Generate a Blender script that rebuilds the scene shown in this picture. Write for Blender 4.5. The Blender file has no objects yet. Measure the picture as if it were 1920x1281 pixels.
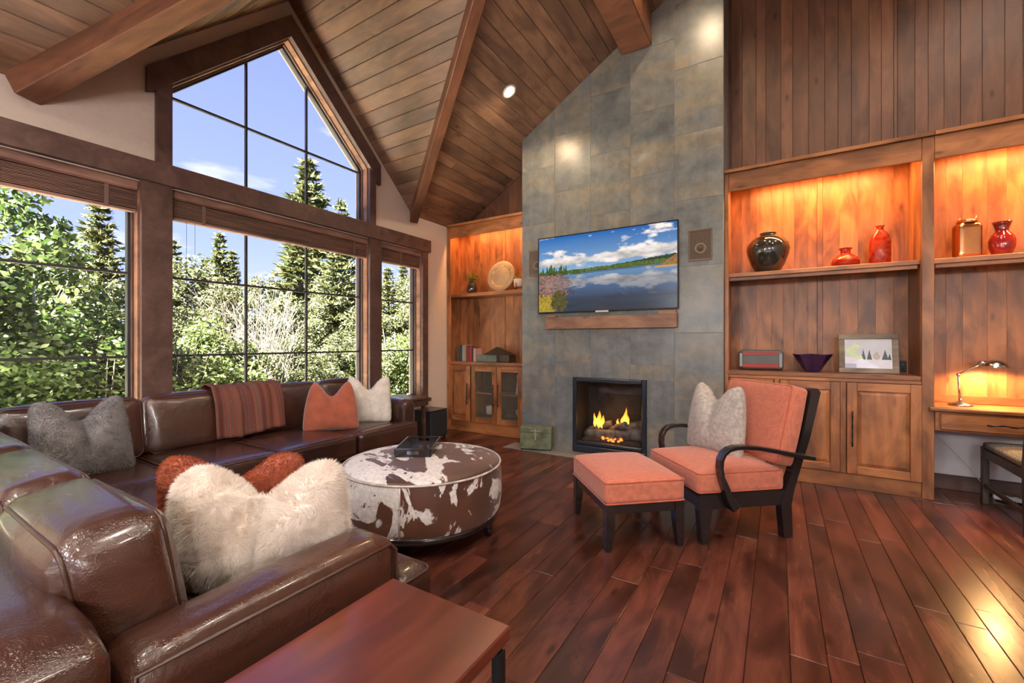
import bpy, bmesh, math, random
import numpy as np
from mathutils import Vector, Matrix, Euler

# ------------------------------------------------------------------ scene, camera, world, sun, exposure
S = bpy.context.scene
COL = S.collection
YAW = math.radians(31.74)
cam_d = bpy.data.cameras.new('camera'); cam = bpy.data.objects.new('camera', cam_d); COL.objects.link(cam)
cam.location = (0, 0, 1.25); cam.rotation_euler = (math.pi / 2, 0, YAW)
cam_d.sensor_width = 36; cam_d.lens = 36 * 807 / 1920; cam_d.clip_start = 0.02; cam_d.clip_end = 400
S.camera = cam
S.view_settings.view_transform = 'Standard'; S.view_settings.look = 'None'
S.view_settings.gamma = 1; S.view_settings.use_curve_mapping = False
S.view_settings.exposure = 0.55
S.cycles.max_bounces = 8; S.cycles.diffuse_bounces = 5; S.cycles.glossy_bounces = 4
S.cycles.transparent_max_bounces = 16; S.cycles.sample_clamp_indirect = 6; S.cycles.use_denoising = True
S.cycles.caustics_reflective = False; S.cycles.caustics_refractive = False

SKY = 1.08         # sky strength
SUN = 120.0         # sun strength
CAN = 42.0         # recessed ceiling lamps, watts each
FILLCAN = 120.0  # added unseen fill lights in the ceiling, watts each
FILLGLOBE = 950.0      # globe fill lamps, added unseen behind the viewer

world = bpy.data.worlds.new('sky'); S.world = world; world.use_nodes = True
wn = world.node_tree.nodes; wl = world.node_tree.links
for n in list(wn): wn.remove(n)
wo = wn.new('ShaderNodeOutputWorld'); bg = wn.new('ShaderNodeBackground'); bg.inputs[1].default_value = SKY
tc = wn.new('ShaderNodeTexCoord'); sx = wn.new('ShaderNodeSeparateXYZ')
wl.new(tc.outputs['Generated'], sx.inputs[0])
rp = wn.new('ShaderNodeValToRGB'); wl.new(sx.outputs[2], rp.inputs[0])
e = rp.color_ramp.elements
e[0].position = 0.0; e[0].color = (.56, .66, .97, 1); e[1].position = .55; e[1].color = (.25, .32, .85, 1)
k = e.new(.2); k.color = (.38, .48, .93, 1)
cl = wn.new('ShaderNodeTexNoise'); cl.inputs['Scale'].default_value = 3.2; cl.inputs['Detail'].default_value = 7
mp = wn.new('ShaderNodeMapping'); mp.inputs['Scale'].default_value = (1, 1, 4.5); mp.inputs['Location'].default_value = (.35, .2, .1)
wl.new(tc.outputs['Generated'], mp.inputs[0]); wl.new(mp.outputs[0], cl.inputs['Vector'])
cr = wn.new('ShaderNodeValToRGB'); cr.color_ramp.elements[0].position = .60; cr.color_ramp.elements[1].position = .74
wl.new(cl.outputs[0], cr.inputs[0])
mx = wn.new('ShaderNodeMixRGB'); mx.inputs[2].default_value = (.86, .86, .95, 1)
wl.new(cr.outputs[0], mx.inputs[0]); wl.new(rp.outputs[0], mx.inputs[1]); wl.new(mx.outputs[0], bg.inputs[0])
wl.new(bg.outputs[0], wo.inputs[0])

sd = bpy.data.lights.new('sun', 'SUN'); sd.energy = SUN; sd.angle = math.radians(.6); sd.color = (1, .95, .84)
sun = bpy.data.objects.new('sun', sd); COL.objects.link(sun)
sun.rotation_euler = Vector((-.07, .68, -.73)).to_track_quat('-Z', 'Y').to_euler()

# ------------------------------------------------------------------ helpers
rnd = random.Random(7)
def R(d): return math.radians(d)
def tag(o, label=None, cat=None, group=None, kind=None):
    if label: o['label'] = label
    if cat: o['category'] = cat
    if group: o['group'] = group
    if kind: o['kind'] = kind
    return o
def link(o, parent=None):
    COL.objects.link(o)
    if parent: o.parent = parent
    return o
def empty(name, loc=(0, 0, 0), rz=0, label=None, cat=None, group=None, kind=None):
    o = bpy.data.objects.new(name, None); o.location = loc; o.rotation_euler = (0, 0, rz); o.empty_display_size = .05
    link(o); return tag(o, label, cat, group, kind)
class MB:
    """collects faces in numpy-friendly lists and builds one mesh object"""
    def __init__(s): s.v = []; s.f = []; s.sm = []
    def add(s, vs, fs, smooth=False):
        b = len(s.v); s.v += [tuple(p) for p in vs]; s.f += [tuple(b + i for i in f) for f in fs]; s.sm += [smooth] * len(fs); return s
    def box(s, x0, x1, y0, y1, z0, z1, c=0.0, M=None):
        """box with chamfered edges (c)"""
        if x0 > x1: x0, x1 = x1, x0
        if y0 > y1: y0, y1 = y1, y0
        if z0 > z1: z0, z1 = z1, z0
        c = min(c, (x1 - x0) * .49, (y1 - y0) * .49, (z1 - z0) * .49)
        if c <= 0:
            vs = [(x, y, z) for z in (z0, z1) for y in (y0, y1) for x in (x0, x1)]
            fs = [(0, 2, 3, 1), (4, 5, 7, 6), (0, 1, 5, 4), (2, 6, 7, 3), (0, 4, 6, 2), (1, 3, 7, 5)]
        else:
            bm = bmesh.new(); bmesh.ops.create_cube(bm, size=1)
            for v in bm.verts: v.co = ((x0 + x1) / 2 + v.co.x * (x1 - x0), (y0 + y1) / 2 + v.co.y * (y1 - y0), (z0 + z1) / 2 + v.co.z * (z1 - z0))
            bmesh.ops.bevel(bm, geom=bm.edges[:] + bm.verts[:], offset=c, segments=1, affect='EDGES', profile=.5)
            bm.verts.index_update(); vs = [tuple(v.co) for v in bm.verts]; fs = [tuple(v.index for v in f.verts) for f in bm.faces]; bm.free()
        if M is not None: vs = [tuple(M @ Vector(p)) for p in vs]
        return s.add(vs, fs)
    def prism(s, pts, d, M=None):
        """extrude a polygon of 3D points by vector d"""
        n = len(pts); d = Vector(d); a = [Vector(p) for p in pts]; b = [p + d for p in a]
        vs = a + b
        if M is not None: vs = [M @ p for p in vs]
        nrm = Vector((0, 0, 0))
        for i in range(n): nrm += a[i].cross(a[(i + 1) % n])
        fs = [tuple(range(n - 1, -1, -1)), tuple(range(n, 2 * n))] + [(i, (i + 1) % n, (i + 1) % n + n, i + n) for i in range(n)]
        if nrm.dot(d) < 0: fs = [tuple(reversed(f)) for f in fs]
        return s.add(vs, fs)
    def tube(s, path, r, n=8, closed=False, caps=True, flat=None, smooth=True):
        """tube along a path; r a number or list; flat=(rx, ry) uses an elliptic/box-like section"""
        P = [Vector(p) for p in path]; m = len(P); rr = r if isinstance(r, (list, tuple)) else [r] * m
        t0 = (P[1] - P[0]).normalized(); up = Vector((0, 0, 1)) if abs(t0.z) < .9 else Vector((1, 0, 0))
        x = t0.cross(up).normalized(); vs = []
        for i in range(m):
            if closed: t = (P[(i + 1) % m] - P[i - 1])
            else: t = P[min(i + 1, m - 1)] - P[max(i - 1, 0)]
            t = t.normalized() if t.length > 1e-9 else t0
            x = (x - t * x.dot(t)); x = x.normalized() if x.length > 1e-6 else t.orthogonal().normalized()
            y = t.cross(x)
            for k in range(n):
                a = 2 * math.pi * k / n; vs.append(P[i] + x * math.cos(a) * rr[i] + y * math.sin(a) * rr[i])
        fs = []
        for i in range(m if closed else m - 1):
            j = (i + 1) % m
            for k in range(n): fs.append((i * n + k, i * n + (k + 1) % n, j * n + (k + 1) % n, j * n + k))
        s.add(vs, fs, smooth)
        if caps and not closed: s.f += [tuple(len(s.v) - m * n + k for k in range(n - 1, -1, -1)), tuple(len(s.v) - n + k for k in range(n))]; s.sm += [False, False]
        return s
    def lathe(s, prof, n=32, M=None, smooth=True, squash=1.0, cap=True):
        """revolve (r, z) pairs about Z"""
        vs = []; m = len(prof)
        for r, z in prof:
            r = max(r, .0004)
            for k in range(n):
                a = 2 * math.pi * k / n; vs.append(Vector((r * math.cos(a), r * math.sin(a) * squash, z)))
        fs = []
        for i in range(m - 1):
            for k in range(n): fs.append((i * n + k, i * n + (k + 1) % n, (i + 1) * n + (k + 1) % n, (i + 1) * n + k))
        if M is not None: vs = [M @ p for p in vs]
        b = len(s.v); s.add(vs, fs, smooth)
        if cap and prof[0][0] > 1e-5: s.f.append(tuple(b + k for k in range(n - 1, -1, -1))); s.sm.append(False)
        if cap and prof[-1][0] > 1e-5: s.f.append(tuple(b + (m - 1) * n + k for k in range(n))); s.sm.append(False)
        return s
    def grid(s, F, nu, nv, smooth=True, wrapu=False):
        b = len(s.v)
        for j in range(nv + 1):
            for i in range(nu + (0 if wrapu else 1)): s.v.append(tuple(F(i / nu, j / nv)))
        w = nu if wrapu else nu + 1
        for j in range(nv):
            for i in range(nu):
                i2 = (i + 1) % w
                s.f.append((b + j * w + i, b + j * w + i2, b + (j + 1) * w + i2, b + (j + 1) * w + i)); s.sm.append(smooth)
        return s
    def cushion(s, cx, cy, cz, w, d, h, r=.04, crown=.02, n=12, M=None, belly=0.0):
        """rounded leather/fabric cushion box, crowned on top (and belly on the sides)"""
        a, b2, c2 = w / 2, d / 2, h / 2; base = len(s.v); idx = {}
        def key(p): return tuple(round(q, 5) for q in p)
        def put(u, v_, w_):
            p = Vector((u * a, v_ * b2, w_ * c2)); q = Vector((max(-a + r, min(a - r, p.x)), max(-b2 + r, min(b2 - r, p.y)), max(-c2 + r, min(c2 - r, p.z))))
            dlt = p - q
            if dlt.length > 1e-9: p = q + dlt.normalized() * r
            fu = max(0, 1 - u * u); fv = max(0, 1 - v_ * v_); fw = max(0, 1 - w_ * w_)
            p.z += crown * w_ * (fu * fv) ** .6
            p.y += belly * v_ * (fu * fw) ** .6; p.x += belly * u * (fv * fw) ** .6
            return p + Vector((cx, cy, cz))
        def V(u, v_, w_):
            kk = key((u, v_, w_))
            if kk not in idx:
                p = put(u, v_, w_); idx[kk] = len(s.v); s.v.append(tuple(M @ p if M is not None else p))
            return idx[kk]
        def cmap(i):
            t = -1 + 2 * i / n; return math.copysign(abs(t) ** .8, t)
        L = [cmap(i) for i in range(n + 1)]
        for ax in range(3):
            for sg in (-1, 1):
                for i in range(n):
                    for j in range(n):
                        q = []
                        for (ii, jj) in ((i, j), (i + 1, j), (i + 1, j + 1), (i, j + 1)):
                            c = [0, 0, 0]; c[ax] = sg; c[(ax + 1) % 3] = L[ii]; c[(ax + 2) % 3] = L[jj]; q.append(V(*c))
                        if sg < 0: q.reverse()
                        s.f.append(tuple(q)); s.sm.append(True)
        return s
    def build(s, name, mat, parent=None, loc=None, kind=None, label=None):
        me = bpy.data.meshes.new(name); me.from_pydata(s.v, [], s.f)
        me.polygons.foreach_set('use_smooth', s.sm); me.materials.append(mat); me.update()
        o = bpy.data.objects.new(name, me); link(o, parent)
        if loc is not None: o.location = loc
        if kind: o['kind'] = kind
        if label: o['label'] = label
        return o
def arrays_obj(name, V, T, mat, parent=None, smooth=False, kind=None):
    """mesh from numpy arrays of vertices and triangles"""
    me = bpy.data.meshes.new(name); V = np.asarray(V, np.float32); T = np.asarray(T, np.int32)
    k = T.shape[1]
    me.vertices.add(len(V)); me.vertices.foreach_set('co', V.ravel())
    me.loops.add(T.size); me.loops.foreach_set('vertex_index', T.ravel())
    me.polygons.add(len(T)); me.polygons.foreach_set('loop_start', np.arange(0, T.size, k, dtype=np.int32)); me.polygons.foreach_set('loop_total', np.full(len(T), k, np.int32))
    me.polygons.foreach_set('use_smooth', np.full(len(T), smooth)); me.update(calc_edges=True); me.validate()
    me.materials.append(mat); o = bpy.data.objects.new(name, me); link(o, parent)
    if kind: o['kind'] = kind
    return o
def rect_path(x0, x1, y0, y1, z, r=.03, n=4, axis='z'):
    """closed rounded rectangle"""
    pts = []
    for cx, cy, a0 in ((x1 - r, y1 - r, 0), (x0 + r, y1 - r, 90), (x0 + r, y0 + r, 180), (x1 - r, y0 + r, 270)):
        for k in range(n + 1):
            a = R(a0 + 90 * k / n); p = (cx + r * math.cos(a), cy + r * math.sin(a))
            pts.append({'z': (p[0], p[1], z), 'x': (z, p[0], p[1]), 'y': (p[0], z, p[1])}[axis])
    return pts

# ------------------------------------------------------------------ materials (procedural)
def mat(name):
    m = bpy.data.materials.new(name); m.use_nodes = True; nt = m.node_tree
    for n in list(nt.nodes): nt.nodes.remove(n)
    out = nt.nodes.new('ShaderNodeOutputMaterial'); b = nt.nodes.new('ShaderNodeBsdfPrincipled'); nt.links.new(b.outputs[0], out.inputs[0])
    return m, nt, b, out
def N(nt, t, **kw):
    n = nt.nodes.new('ShaderNode' + t)
    for k, v in kw.items():
        if k in n.inputs: n.inputs[k].default_value = v
        else: setattr(n, k, v)
    return n
def ramp(nt, src, stops):
    r = N(nt, 'ValToRGB'); nt.links.new(src, r.inputs[0]); el = r.color_ramp.elements
    while len(el) < len(stops): el.new(.5)
    for q, (p, c) in zip(el, stops):
        q.position = p; q.color = (*c, 1) if len(c) == 3 else c
    return r
def mixc(nt, fac, a, b, mode='MIX'):
    m = N(nt, 'MixRGB'); m.blend_type = mode
    for i, v in ((0, fac), (1, a), (2, b)):
        if hasattr(v, 'links') or hasattr(v, 'is_linked'): nt.links.new(v, m.inputs[i])
        elif i == 0: m.inputs[0].default_value = v
        else: m.inputs[i].default_value = (*v, 1)
    return m.outputs[0]
def bump(nt, b, src, strength, dist=.01):
    n = N(nt, 'Bump'); n.inputs['Strength'].default_value = strength; n.inputs['Distance'].default_value = dist
    nt.links.new(src, n.inputs['Height']); nt.links.new(n.outputs[0], b.inputs['Normal'])
def objvec(nt, scale=(1, 1, 1), rand=True):
    t = N(nt, 'TexCoord'); mpn = N(nt, 'Mapping'); mpn.inputs['Scale'].default_value = scale
    nt.links.new(t.outputs['Object'], mpn.inputs[0])
    if rand:
        oi = N(nt, 'ObjectInfo'); mm = N(nt, 'Math', operation='MULTIPLY'); mm.inputs[1].default_value = 57.0
        nt.links.new(oi.outputs['Random'], mm.inputs[0]); cb = N(nt, 'CombineXYZ')
        for i in range(3): nt.links.new(mm.outputs[0], cb.inputs[i])
        nt.links.new(cb.outputs[0], mpn.inputs['Location'])
    return mpn.outputs[0]
def noise(nt, vec, scale, detail=4, dist=0.0, rough=.5):
    n = N(nt, 'TexNoise'); n.inputs['Scale'].default_value = scale; n.inputs['Detail'].default_value = detail
    n.inputs['Distortion'].default_value = dist; n.inputs['Roughness'].default_value = rough
    if vec is not None: nt.links.new(vec, n.inputs['Vector'])
    return n.outputs[0]
def wood(name, dark, mid, light, axis='x', rough=.4, var=.35, blotch=.5, knots=True, spec=.5, grain=14.0, coat=0.0):
    """stained timber: grain along a local axis, cloudy stain, knots, tone differing from board to board"""
    m, nt, b, out = mat(name)
    st = {'x': (.55, 5, 5), 'y': (5, .55, 5), 'z': (5, 5, .55)}[axis]
    v = objvec(nt, st); v2 = objvec(nt, tuple(q ** .45 for q in st))
    g = noise(nt, v, grain / 5, 7, 1.2, .62)
    dk_ = tuple(q * .55 + r_ * .45 for q, r_ in zip(dark, mid)); lt_ = tuple(q * .55 + r_ * .45 for q, r_ in zip(light, mid))
    c = ramp(nt, g, [(.28, dk_), (.52, mid), (.78, lt_)]).outputs[0]
    bl = noise(nt, v2, 2.8, 4, .9); blr = ramp(nt, bl, [(.35, (1 - blotch,) * 3), (.62, (1.12,) * 3)]).outputs[0]
    c = mixc(nt, 1.0, c, blr, 'MULTIPLY')
    if knots:
        vo = N(nt, 'TexVoronoi'); vo.inputs['Scale'].default_value = 3.2; nt.links.new(v2, vo.inputs['Vector'])
        kr = ramp(nt, vo.outputs['Distance'], [(.03, (.25, .2, .18)), (.10, (.8, .76, .74)), (.16, (1, 1, 1))]).outputs[0]
        c = mixc(nt, .85, c, kr, 'MULTIPLY')
    oi = N(nt, 'ObjectInfo'); mr = N(nt, 'MapRange'); mr.inputs[3].default_value = 1 - var; mr.inputs[4].default_value = 1 + var
    nt.links.new(oi.outputs['Random'], mr.inputs[0]); hs = N(nt, 'HueSaturation'); nt.links.new(mr.outputs[0], hs.inputs['Value']); nt.links.new(c, hs.inputs['Color'])
    nt.links.new(hs.outputs[0], b.inputs['Base Color'])
    rr = N(nt, 'MapRange'); rr.inputs[3].default_value = rough * .8; rr.inputs[4].default_value = rough * 1.3; nt.links.new(g, rr.inputs[0]); nt.links.new(rr.outputs[0], b.inputs['Roughness'])
    b.inputs['Specular IOR Level'].default_value = spec; b.inputs['Coat Weight'].default_value = coat; b.inputs['Coat Roughness'].default_value = .15
    bump(nt, b, g, .12, .004)
    return m
def plain(name, col, rough=.5, metal=0.0, spec=.5, coat=0.0, nscale=0.0, namp=.1, bumpamt=0.0, emit=None, estr=0.0, alpha=None, trans=0.0, sheen=0.0):
    m, nt, b, out = mat(name)
    b.inputs['Roughness'].default_value = rough; b.inputs['Metallic'].default_value = metal; b.inputs['Specular IOR Level'].default_value = spec
    b.inputs['Coat Weight'].default_value = coat; b.inputs['Coat Roughness'].default_value = .08; b.inputs['Transmission Weight'].default_value = trans
    b.inputs['Sheen Weight'].default_value = sheen
    ns = nscale or 6.0
    v = objvec(nt, (1, 1, 1)); g = noise(nt, v, ns, 5)
    lo = tuple(max(0, q * (1 - namp)) for q in col); hi = tuple(min(1, q * (1 + namp)) for q in col)
    nt.links.new(ramp(nt, g, [(.3, lo), (.7, hi)]).outputs[0], b.inputs['Base Color'])
    if bumpamt: bump(nt, b, g, bumpamt, .01)
    if emit: b.inputs['Emission Color'].default_value = (*emit, 1); b.inputs['Emission Strength'].default_value = estr
    return m
def leather(name, dark, light, rough=.3):
    m, nt, b, out = mat(name); v = objvec(nt, (1, 1, 1))
    big = noise(nt, v, 2.2, 4, .4); c = ramp(nt, big, [(.3, dark), (.72, light)]).outputs[0]; nt.links.new(c, b.inputs['Base Color'])
    fine = N(nt, 'TexVoronoi'); fine.inputs['Scale'].default_value = 260; nt.links.new(v, fine.inputs['Vector'])
    wr = noise(nt, v, 9, 5, 1.6, .55); ad = N(nt, 'Math', operation='MULTIPLY_ADD'); ad.inputs[1].default_value = .10
    nt.links.new(fine.outputs['Distance'], ad.inputs[0]); nt.links.new(wr, ad.inputs[2]); bump(nt, b, ad.outputs[0], .30, .02)
    rr = N(nt, 'MapRange'); rr.inputs[3].default_value = rough * .75; rr.inputs[4].default_value = rough * 1.35; nt.links.new(big, rr.inputs[0]); nt.links.new(rr.outputs[0], b.inputs['Roughness'])
    b.inputs['Specular IOR Level'].default_value = .6; b.inputs['Coat Weight'].default_value = .5; b.inputs['Coat Roughness'].default_value = .13
    return m
def fabric(name, col, scale=220, amp=.25, rough=.85):
    m, nt, b, out = mat(name); t = objvec(nt, (1, 1, 1), False)
    a = noise(nt, objvec(nt, (1, 12, 1)), scale / 9, 3); c2 = noise(nt, objvec(nt, (12, 1, 12)), scale / 9, 3)
    s = N(nt, 'Math', operation='ADD'); nt.links.new(a, s.inputs[0]); nt.links.new(c2, s.inputs[1])
    h = N(nt, 'Math', operation='MULTIPLY'); h.inputs[1].default_value = .5; nt.links.new(s.outputs[0], h.inputs[0])
    nt.links.new(ramp(nt, h.outputs[0], [(.36, tuple(q * (1 - amp) for q in col)), (.64, tuple(min(1, q * (1 + amp)) for q in col))]).outputs[0], b.inputs['Base Color'])
    b.inputs['Roughness'].default_value = rough; b.inputs['Sheen Weight'].default_value = .25; b.inputs['Specular IOR Level'].default_value = .2
    bump(nt, b, h.outputs[0], .25, .006)
    return m
def island(name, cols, rough=.7, translucent=0.0, backtint=None, spec=.3, amp=None):
    """one colour for each leaf or hair, drawn from a ramp"""
    m, nt, b, out = mat(name); g = N(nt, 'NewGeometry')
    k = len(cols); r = ramp(nt, g.outputs['Random Per Island'], [(i / max(1, k - 1), c) for i, c in enumerate(cols)])
    nt.links.new(r.outputs[0], b.inputs['Base Color']); b.inputs['Roughness'].default_value = rough; b.inputs['Specular IOR Level'].default_value = spec
    if translucent:
        t = N(nt, 'BsdfTranslucent'); nt.links.new(r.outputs[0], t.inputs[0]); mxs = N(nt, 'MixShader'); mxs.inputs[0].default_value = translucent
        nt.links.new(b.outputs[0], mxs.inputs[1]); nt.links.new(t.outputs[0], mxs.inputs[2]); nt.links.new(mxs.outputs[0], out.inputs[0])
    return m
def glass(name, tint=(1, 1, 1), refl=1.0):
    m, nt, b, out = mat(name); nt.nodes.remove(b)
    tr = N(nt, 'BsdfTransparent'); tr.inputs[0].default_value = (*tint, 1); gl = N(nt, 'BsdfGlossy'); gl.inputs['Roughness'].default_value = .02
    fr = N(nt, 'LayerWeight'); fr.inputs[0].default_value = .5; pw = N(nt, 'Math', operation='POWER'); pw.inputs[1].default_value = 5; nt.links.new(fr.outputs['Facing'], pw.inputs[0])
    mu = N(nt, 'Math', operation='MULTIPLY_ADD'); mu.inputs[1].default_value = .45 * refl; mu.inputs[2].default_value = .018 * refl; nt.links.new(pw.outputs[0], mu.inputs[0])
    mxs = N(nt, 'MixShader'); nt.links.new(mu.outputs[0], mxs.inputs[0]); nt.links.new(tr.outputs[0], mxs.inputs[1]); nt.links.new(gl.outputs[0], mxs.inputs[2]); nt.links.new(mxs.outputs[0], out.inputs[0])
    return m
def emitter(name, col, strength):
    m, nt, b, out = mat(name); nt.nodes.remove(b); em = N(nt, 'Emission'); em.inputs[0].default_value = (*col, 1); em.inputs[1].default_value = strength
    nt.links.new(em.outputs[0], out.inputs[0]); return m
def printed(name, rough=.4, emit=0.0, spec=.3):
    """flat print: colours stored with the picture's own mesh"""
    m, nt, b, out = mat(name); a = N(nt, 'VertexColor'); a.layer_name = 'print'; nt.links.new(a.outputs[0], b.inputs['Base Color'])
    b.inputs['Roughness'].default_value = rough; b.inputs['Specular IOR Level'].default_value = spec
    if emit: nt.links.new(a.outputs[0], b.inputs['Emission Color']); b.inputs['Emission Strength'].default_value = emit
    return m

MAT = {}
MAT['ceil'] = wood('ceiling_boards', (.13, .062, .040), (.23, .122, .072), (.37, .23, .13), rough=.5, var=.30, blotch=.35)
MAT['beam'] = wood('beam_timber', (.10, .038, .020), (.185, .072, .036), (.27, .12, .06), rough=.45, var=.12, blotch=.4)
MAT['trim'] = wood('window_trim', (.060, .031, .027), (.105, .056, .046), (.165, .092, .070), rough=.42, var=.15, blotch=.35, knots=False)
MAT['jamb'] = wood('jamb_timber', (.20, .085, .05), (.32, .15, .085), (.42, .23, .13), rough=.4, var=.12, knots=False)
MAT['wallwood'] = wood('wall_boards', (.070, .028, .016), (.135, .056, .030), (.20, .092, .048), rough=.5, var=.26, blotch=.35)
MAT['alder'] = wood('knotty_alder', (.22, .074, .026), (.39, .146, .051), (.52, .23, .088), rough=.35, var=.14, blotch=.5)
MAT['alderz'] = wood('knotty_alder_upright', (.22, .074, .026), (.39, .146, .051), (.52, .23, .088), axis='z', rough=.35, var=.16, blotch=.55)
MAT['floor'] = wood('floor_boards', (.040, .010, .007), (.105, .030, .019), (.20, .072, .038), rough=.24, var=.34, blotch=.6, spec=.55, grain=10)
MAT['cherry'] = wood('cherry_table', (.07, .013, .008), (.13, .024, .011), (.21, .05, .022), axis='y', rough=.30, var=.05, blotch=.4, knots=False, spec=.8, coat=.5)
MAT['darkwood'] = wood('dark_table', (.05, .025, .018), (.09, .045, .03), (.14, .08, .05), rough=.3, var=.05, knots=False)
MAT['mantel'] = wood('mantel_timber', (.20, .09, .06), (.33, .165, .10), (.43, .25, .16), rough=.5, var=.1)
MAT['gap'] = plain('board_gap', (.02, .010, .007), .8)
MAT['plaster'] = plain('plaster', (.62, .51, .43), .85, nscale=30, namp=.03, bumpamt=.05)
MAT['white_wall'] = plain('white_paint', (.72, .72, .74), .8, nscale=30, namp=.02)
MAT['black'] = plain('black_lacquer', (.012, .009, .010), .18, spec=.6, coat=.5)
MAT['blackmetal'] = plain('black_metal', (.02, .02, .022), .35, metal=.6)
MAT['bronze'] = plain('bronze_sash', (.030, .027, .030), .4, spec=.5)
MAT['silver'] = plain('brushed_steel', (.62, .60, .58), .22, metal=1)
MAT['copper'] = plain('copper', (.75, .36, .17), .22, metal=1, nscale=3, namp=.3)
MAT['brass'] = plain('antique_brass', (.36, .27, .17), .45, metal=.15, nscale=5, namp=.25)
MAT['glass'] = glass('window_glass')
MAT['leather'] = leather('brown_leather', (.030, .015, .011), (.075, .036, .024))
MAT['leather_near'] = leather('brown_leather_worn', (.022, .008, .0055), (.064, .022, .013), .24)
MAT['pipe'] = plain('leather_piping', (.055, .024, .016), .35)
MAT['coral'] = fabric('coral_linen', (.50, .150, .092))
MAT['coral_pipe'] = fabric('coral_piping', (.45, .10, .05))
# ------------------------------------------------------------------ boards and tiles: each one an object
def inset(pts, c):
    n = len(pts); out = []
    for i in range(n):
        p0 = Vector(pts[i - 1]); p1 = Vector(pts[i]); p2 = Vector(pts[(i + 1) % n])
        d1 = (p1 - p0).normalized(); d2 = (p2 - p1).normalized()
        n1 = Vector((-d1.y, d1.x)); n2 = Vector((-d2.y, d2.x)); k = 1 + n1.dot(n2)
        out.append(p1 + (n1 + n2) * (c / max(k, .2)))
    return out
def board(name, pts, O, ex, ey, ez, mat_, parent, t=.018, c=.003, gap=.0015, proud=0.0):
    """one board or tile: polygon pts (a along ex, b along ey), room face at the plane, chamfered edges"""
    area = sum(pts[i][0] * pts[(i + 1) % len(pts)][1] - pts[(i + 1) % len(pts)][0] * pts[i][1] for i in range(len(pts)))
    if area < 0: pts = pts[::-1]
    pts = inset(pts, gap); a0 = sum(p.x for p in pts) / len(pts); b0 = sum(p.y for p in pts) / len(pts)
    q = [Vector((p.x - a0, p.y - b0)) for p in pts]; qi = inset(q, c); n = len(q)
    vs = [(p.x, p.y, -t) for p in q] + [(p.x, p.y, -c) for p in q] + [(p.x, p.y, 0) for p in qi]
    fs = [tuple(range(n - 1, -1, -1)), tuple(range(2 * n, 3 * n))]
    for L in (0, n): fs += [(L + i, L + (i + 1) % n, L + n + (i + 1) % n, L + n + i) for i in range(n)]
    ex, ey, ez = Vector(ex), Vector(ey), Vector(ez)
    if ex.cross(ey).dot(ez) < 0: fs = [tuple(reversed(f)) for f in fs]
    # keep a right-handed object frame
    if ex.cross(ey).dot(ez) < 0:
        vs = [(x, -y, z) for x, y, z in vs]; ey = -ey; b_ = -b0
    else: b_ = b0
    m = MB(); m.add(vs, fs); o = m.build(name, mat_, parent)
    M = Matrix((ex, ey, ez)).transposed().to_4x4(); M.translation = Vector(O) + ex * a0 + ey * b_ + ez * proud
    o.matrix_world = M
    return o
def clip(poly, a, b, c):
    """keep a*x + b*y <= c"""
    out = []
    for i in range(len(poly)):
        p, q = poly[i], poly[(i + 1) % len(poly)]; dp = a * p[0] + b * p[1] - c; dq = a * q[0] + b * q[1] - c
        if dp <= 0: out.append(p)
        if dp * dq < 0: s = dp / (dp - dq); out.append((p[0] + (q[0] - p[0]) * s, p[1] + (q[1] - p[1]) * s))
    return out

# ------------------------------------------------------------------ the room
XW, XE, YN, YS = -4.03, 4.2, 5.05, -4.0       # window wall, east wall, fireplace wall, rear wall
EAVE, SL = 2.885, .605
RX = .9                                        # main ridge
def zB(x): return EAVE + SL * (x - XW)
YR_, ZR = 2.403, 4.544                         # dormer ridge
VX = XW + (ZR - EAVE) / SL                     # where dormer ridge meets the main slope
V0, V1 = YR_ + (ZR - EAVE), YR_ - (ZR - EAVE)  # dormer feet on the window wall

floor = tag(MB().box(XW - .2, XE, YS, YN + .2, -.14, -.02).build('floor', MAT['gap']), 'dark red-brown plank floor of the room', None, None, 'structure')
# floor boards along Y, random widths and lengths; the ones in view
fr = random.Random(11); x = XW; nb = 0
VIEW_B = 0
def in_view(px, py, m=.25):
    d = -math.sin(YAW) * px + math.cos(YAW) * py; r_ = math.cos(YAW) * px + math.sin(YAW) * py
    return d > .55 and abs(r_) < d * 1.2 + m + .5 and d > 1.05
while x < 3.3:
    w = fr.choice((.105, .125, .125, .15)); y = -.6 + fr.uniform(-1.6, 0); ytop = YN if x < -.47 or x > .97 else 5.0
    while y < ytop:
        L = fr.uniform(.8, 2.1); y2 = min(y + L, ytop)
        if ytop - y2 < .3: y2 = ytop
        vis = any(in_view(x + w / 2, yy) for yy in np.linspace(y, y2, 6)) and x + w < 2.9
        hid = (x + w < -3.1 and y2 < 3.1) or (y2 < 1.1 and x + w < -1.1)
        if vis and not hid:
            board('plank', [(y, x), (y2, x), (y2, x + w), (y, x + w)], (0, 0, 0), (0, 1, 0), (1, 0, 0), (0, 0, 1), MAT['floor'], floor, t=.019, c=.0022, gap=.0008, proud=fr.uniform(-.0006, .0006)); nb += 1
        else:
            MB().box(x + .001, x + w - .001, y + .001, y2 - .001, -.019, 0).build('plank', MAT['floor'], floor) if vis else None
        y = y2
    x += w
rest = MB(); x = XW
while x < XE:
    rest.box(x, x + .128, YS, YN, -.021, -.0215 + .0005); x += .13
rest.build('subfloor_boards', MAT['floor'], floor, kind='stuff')

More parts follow.
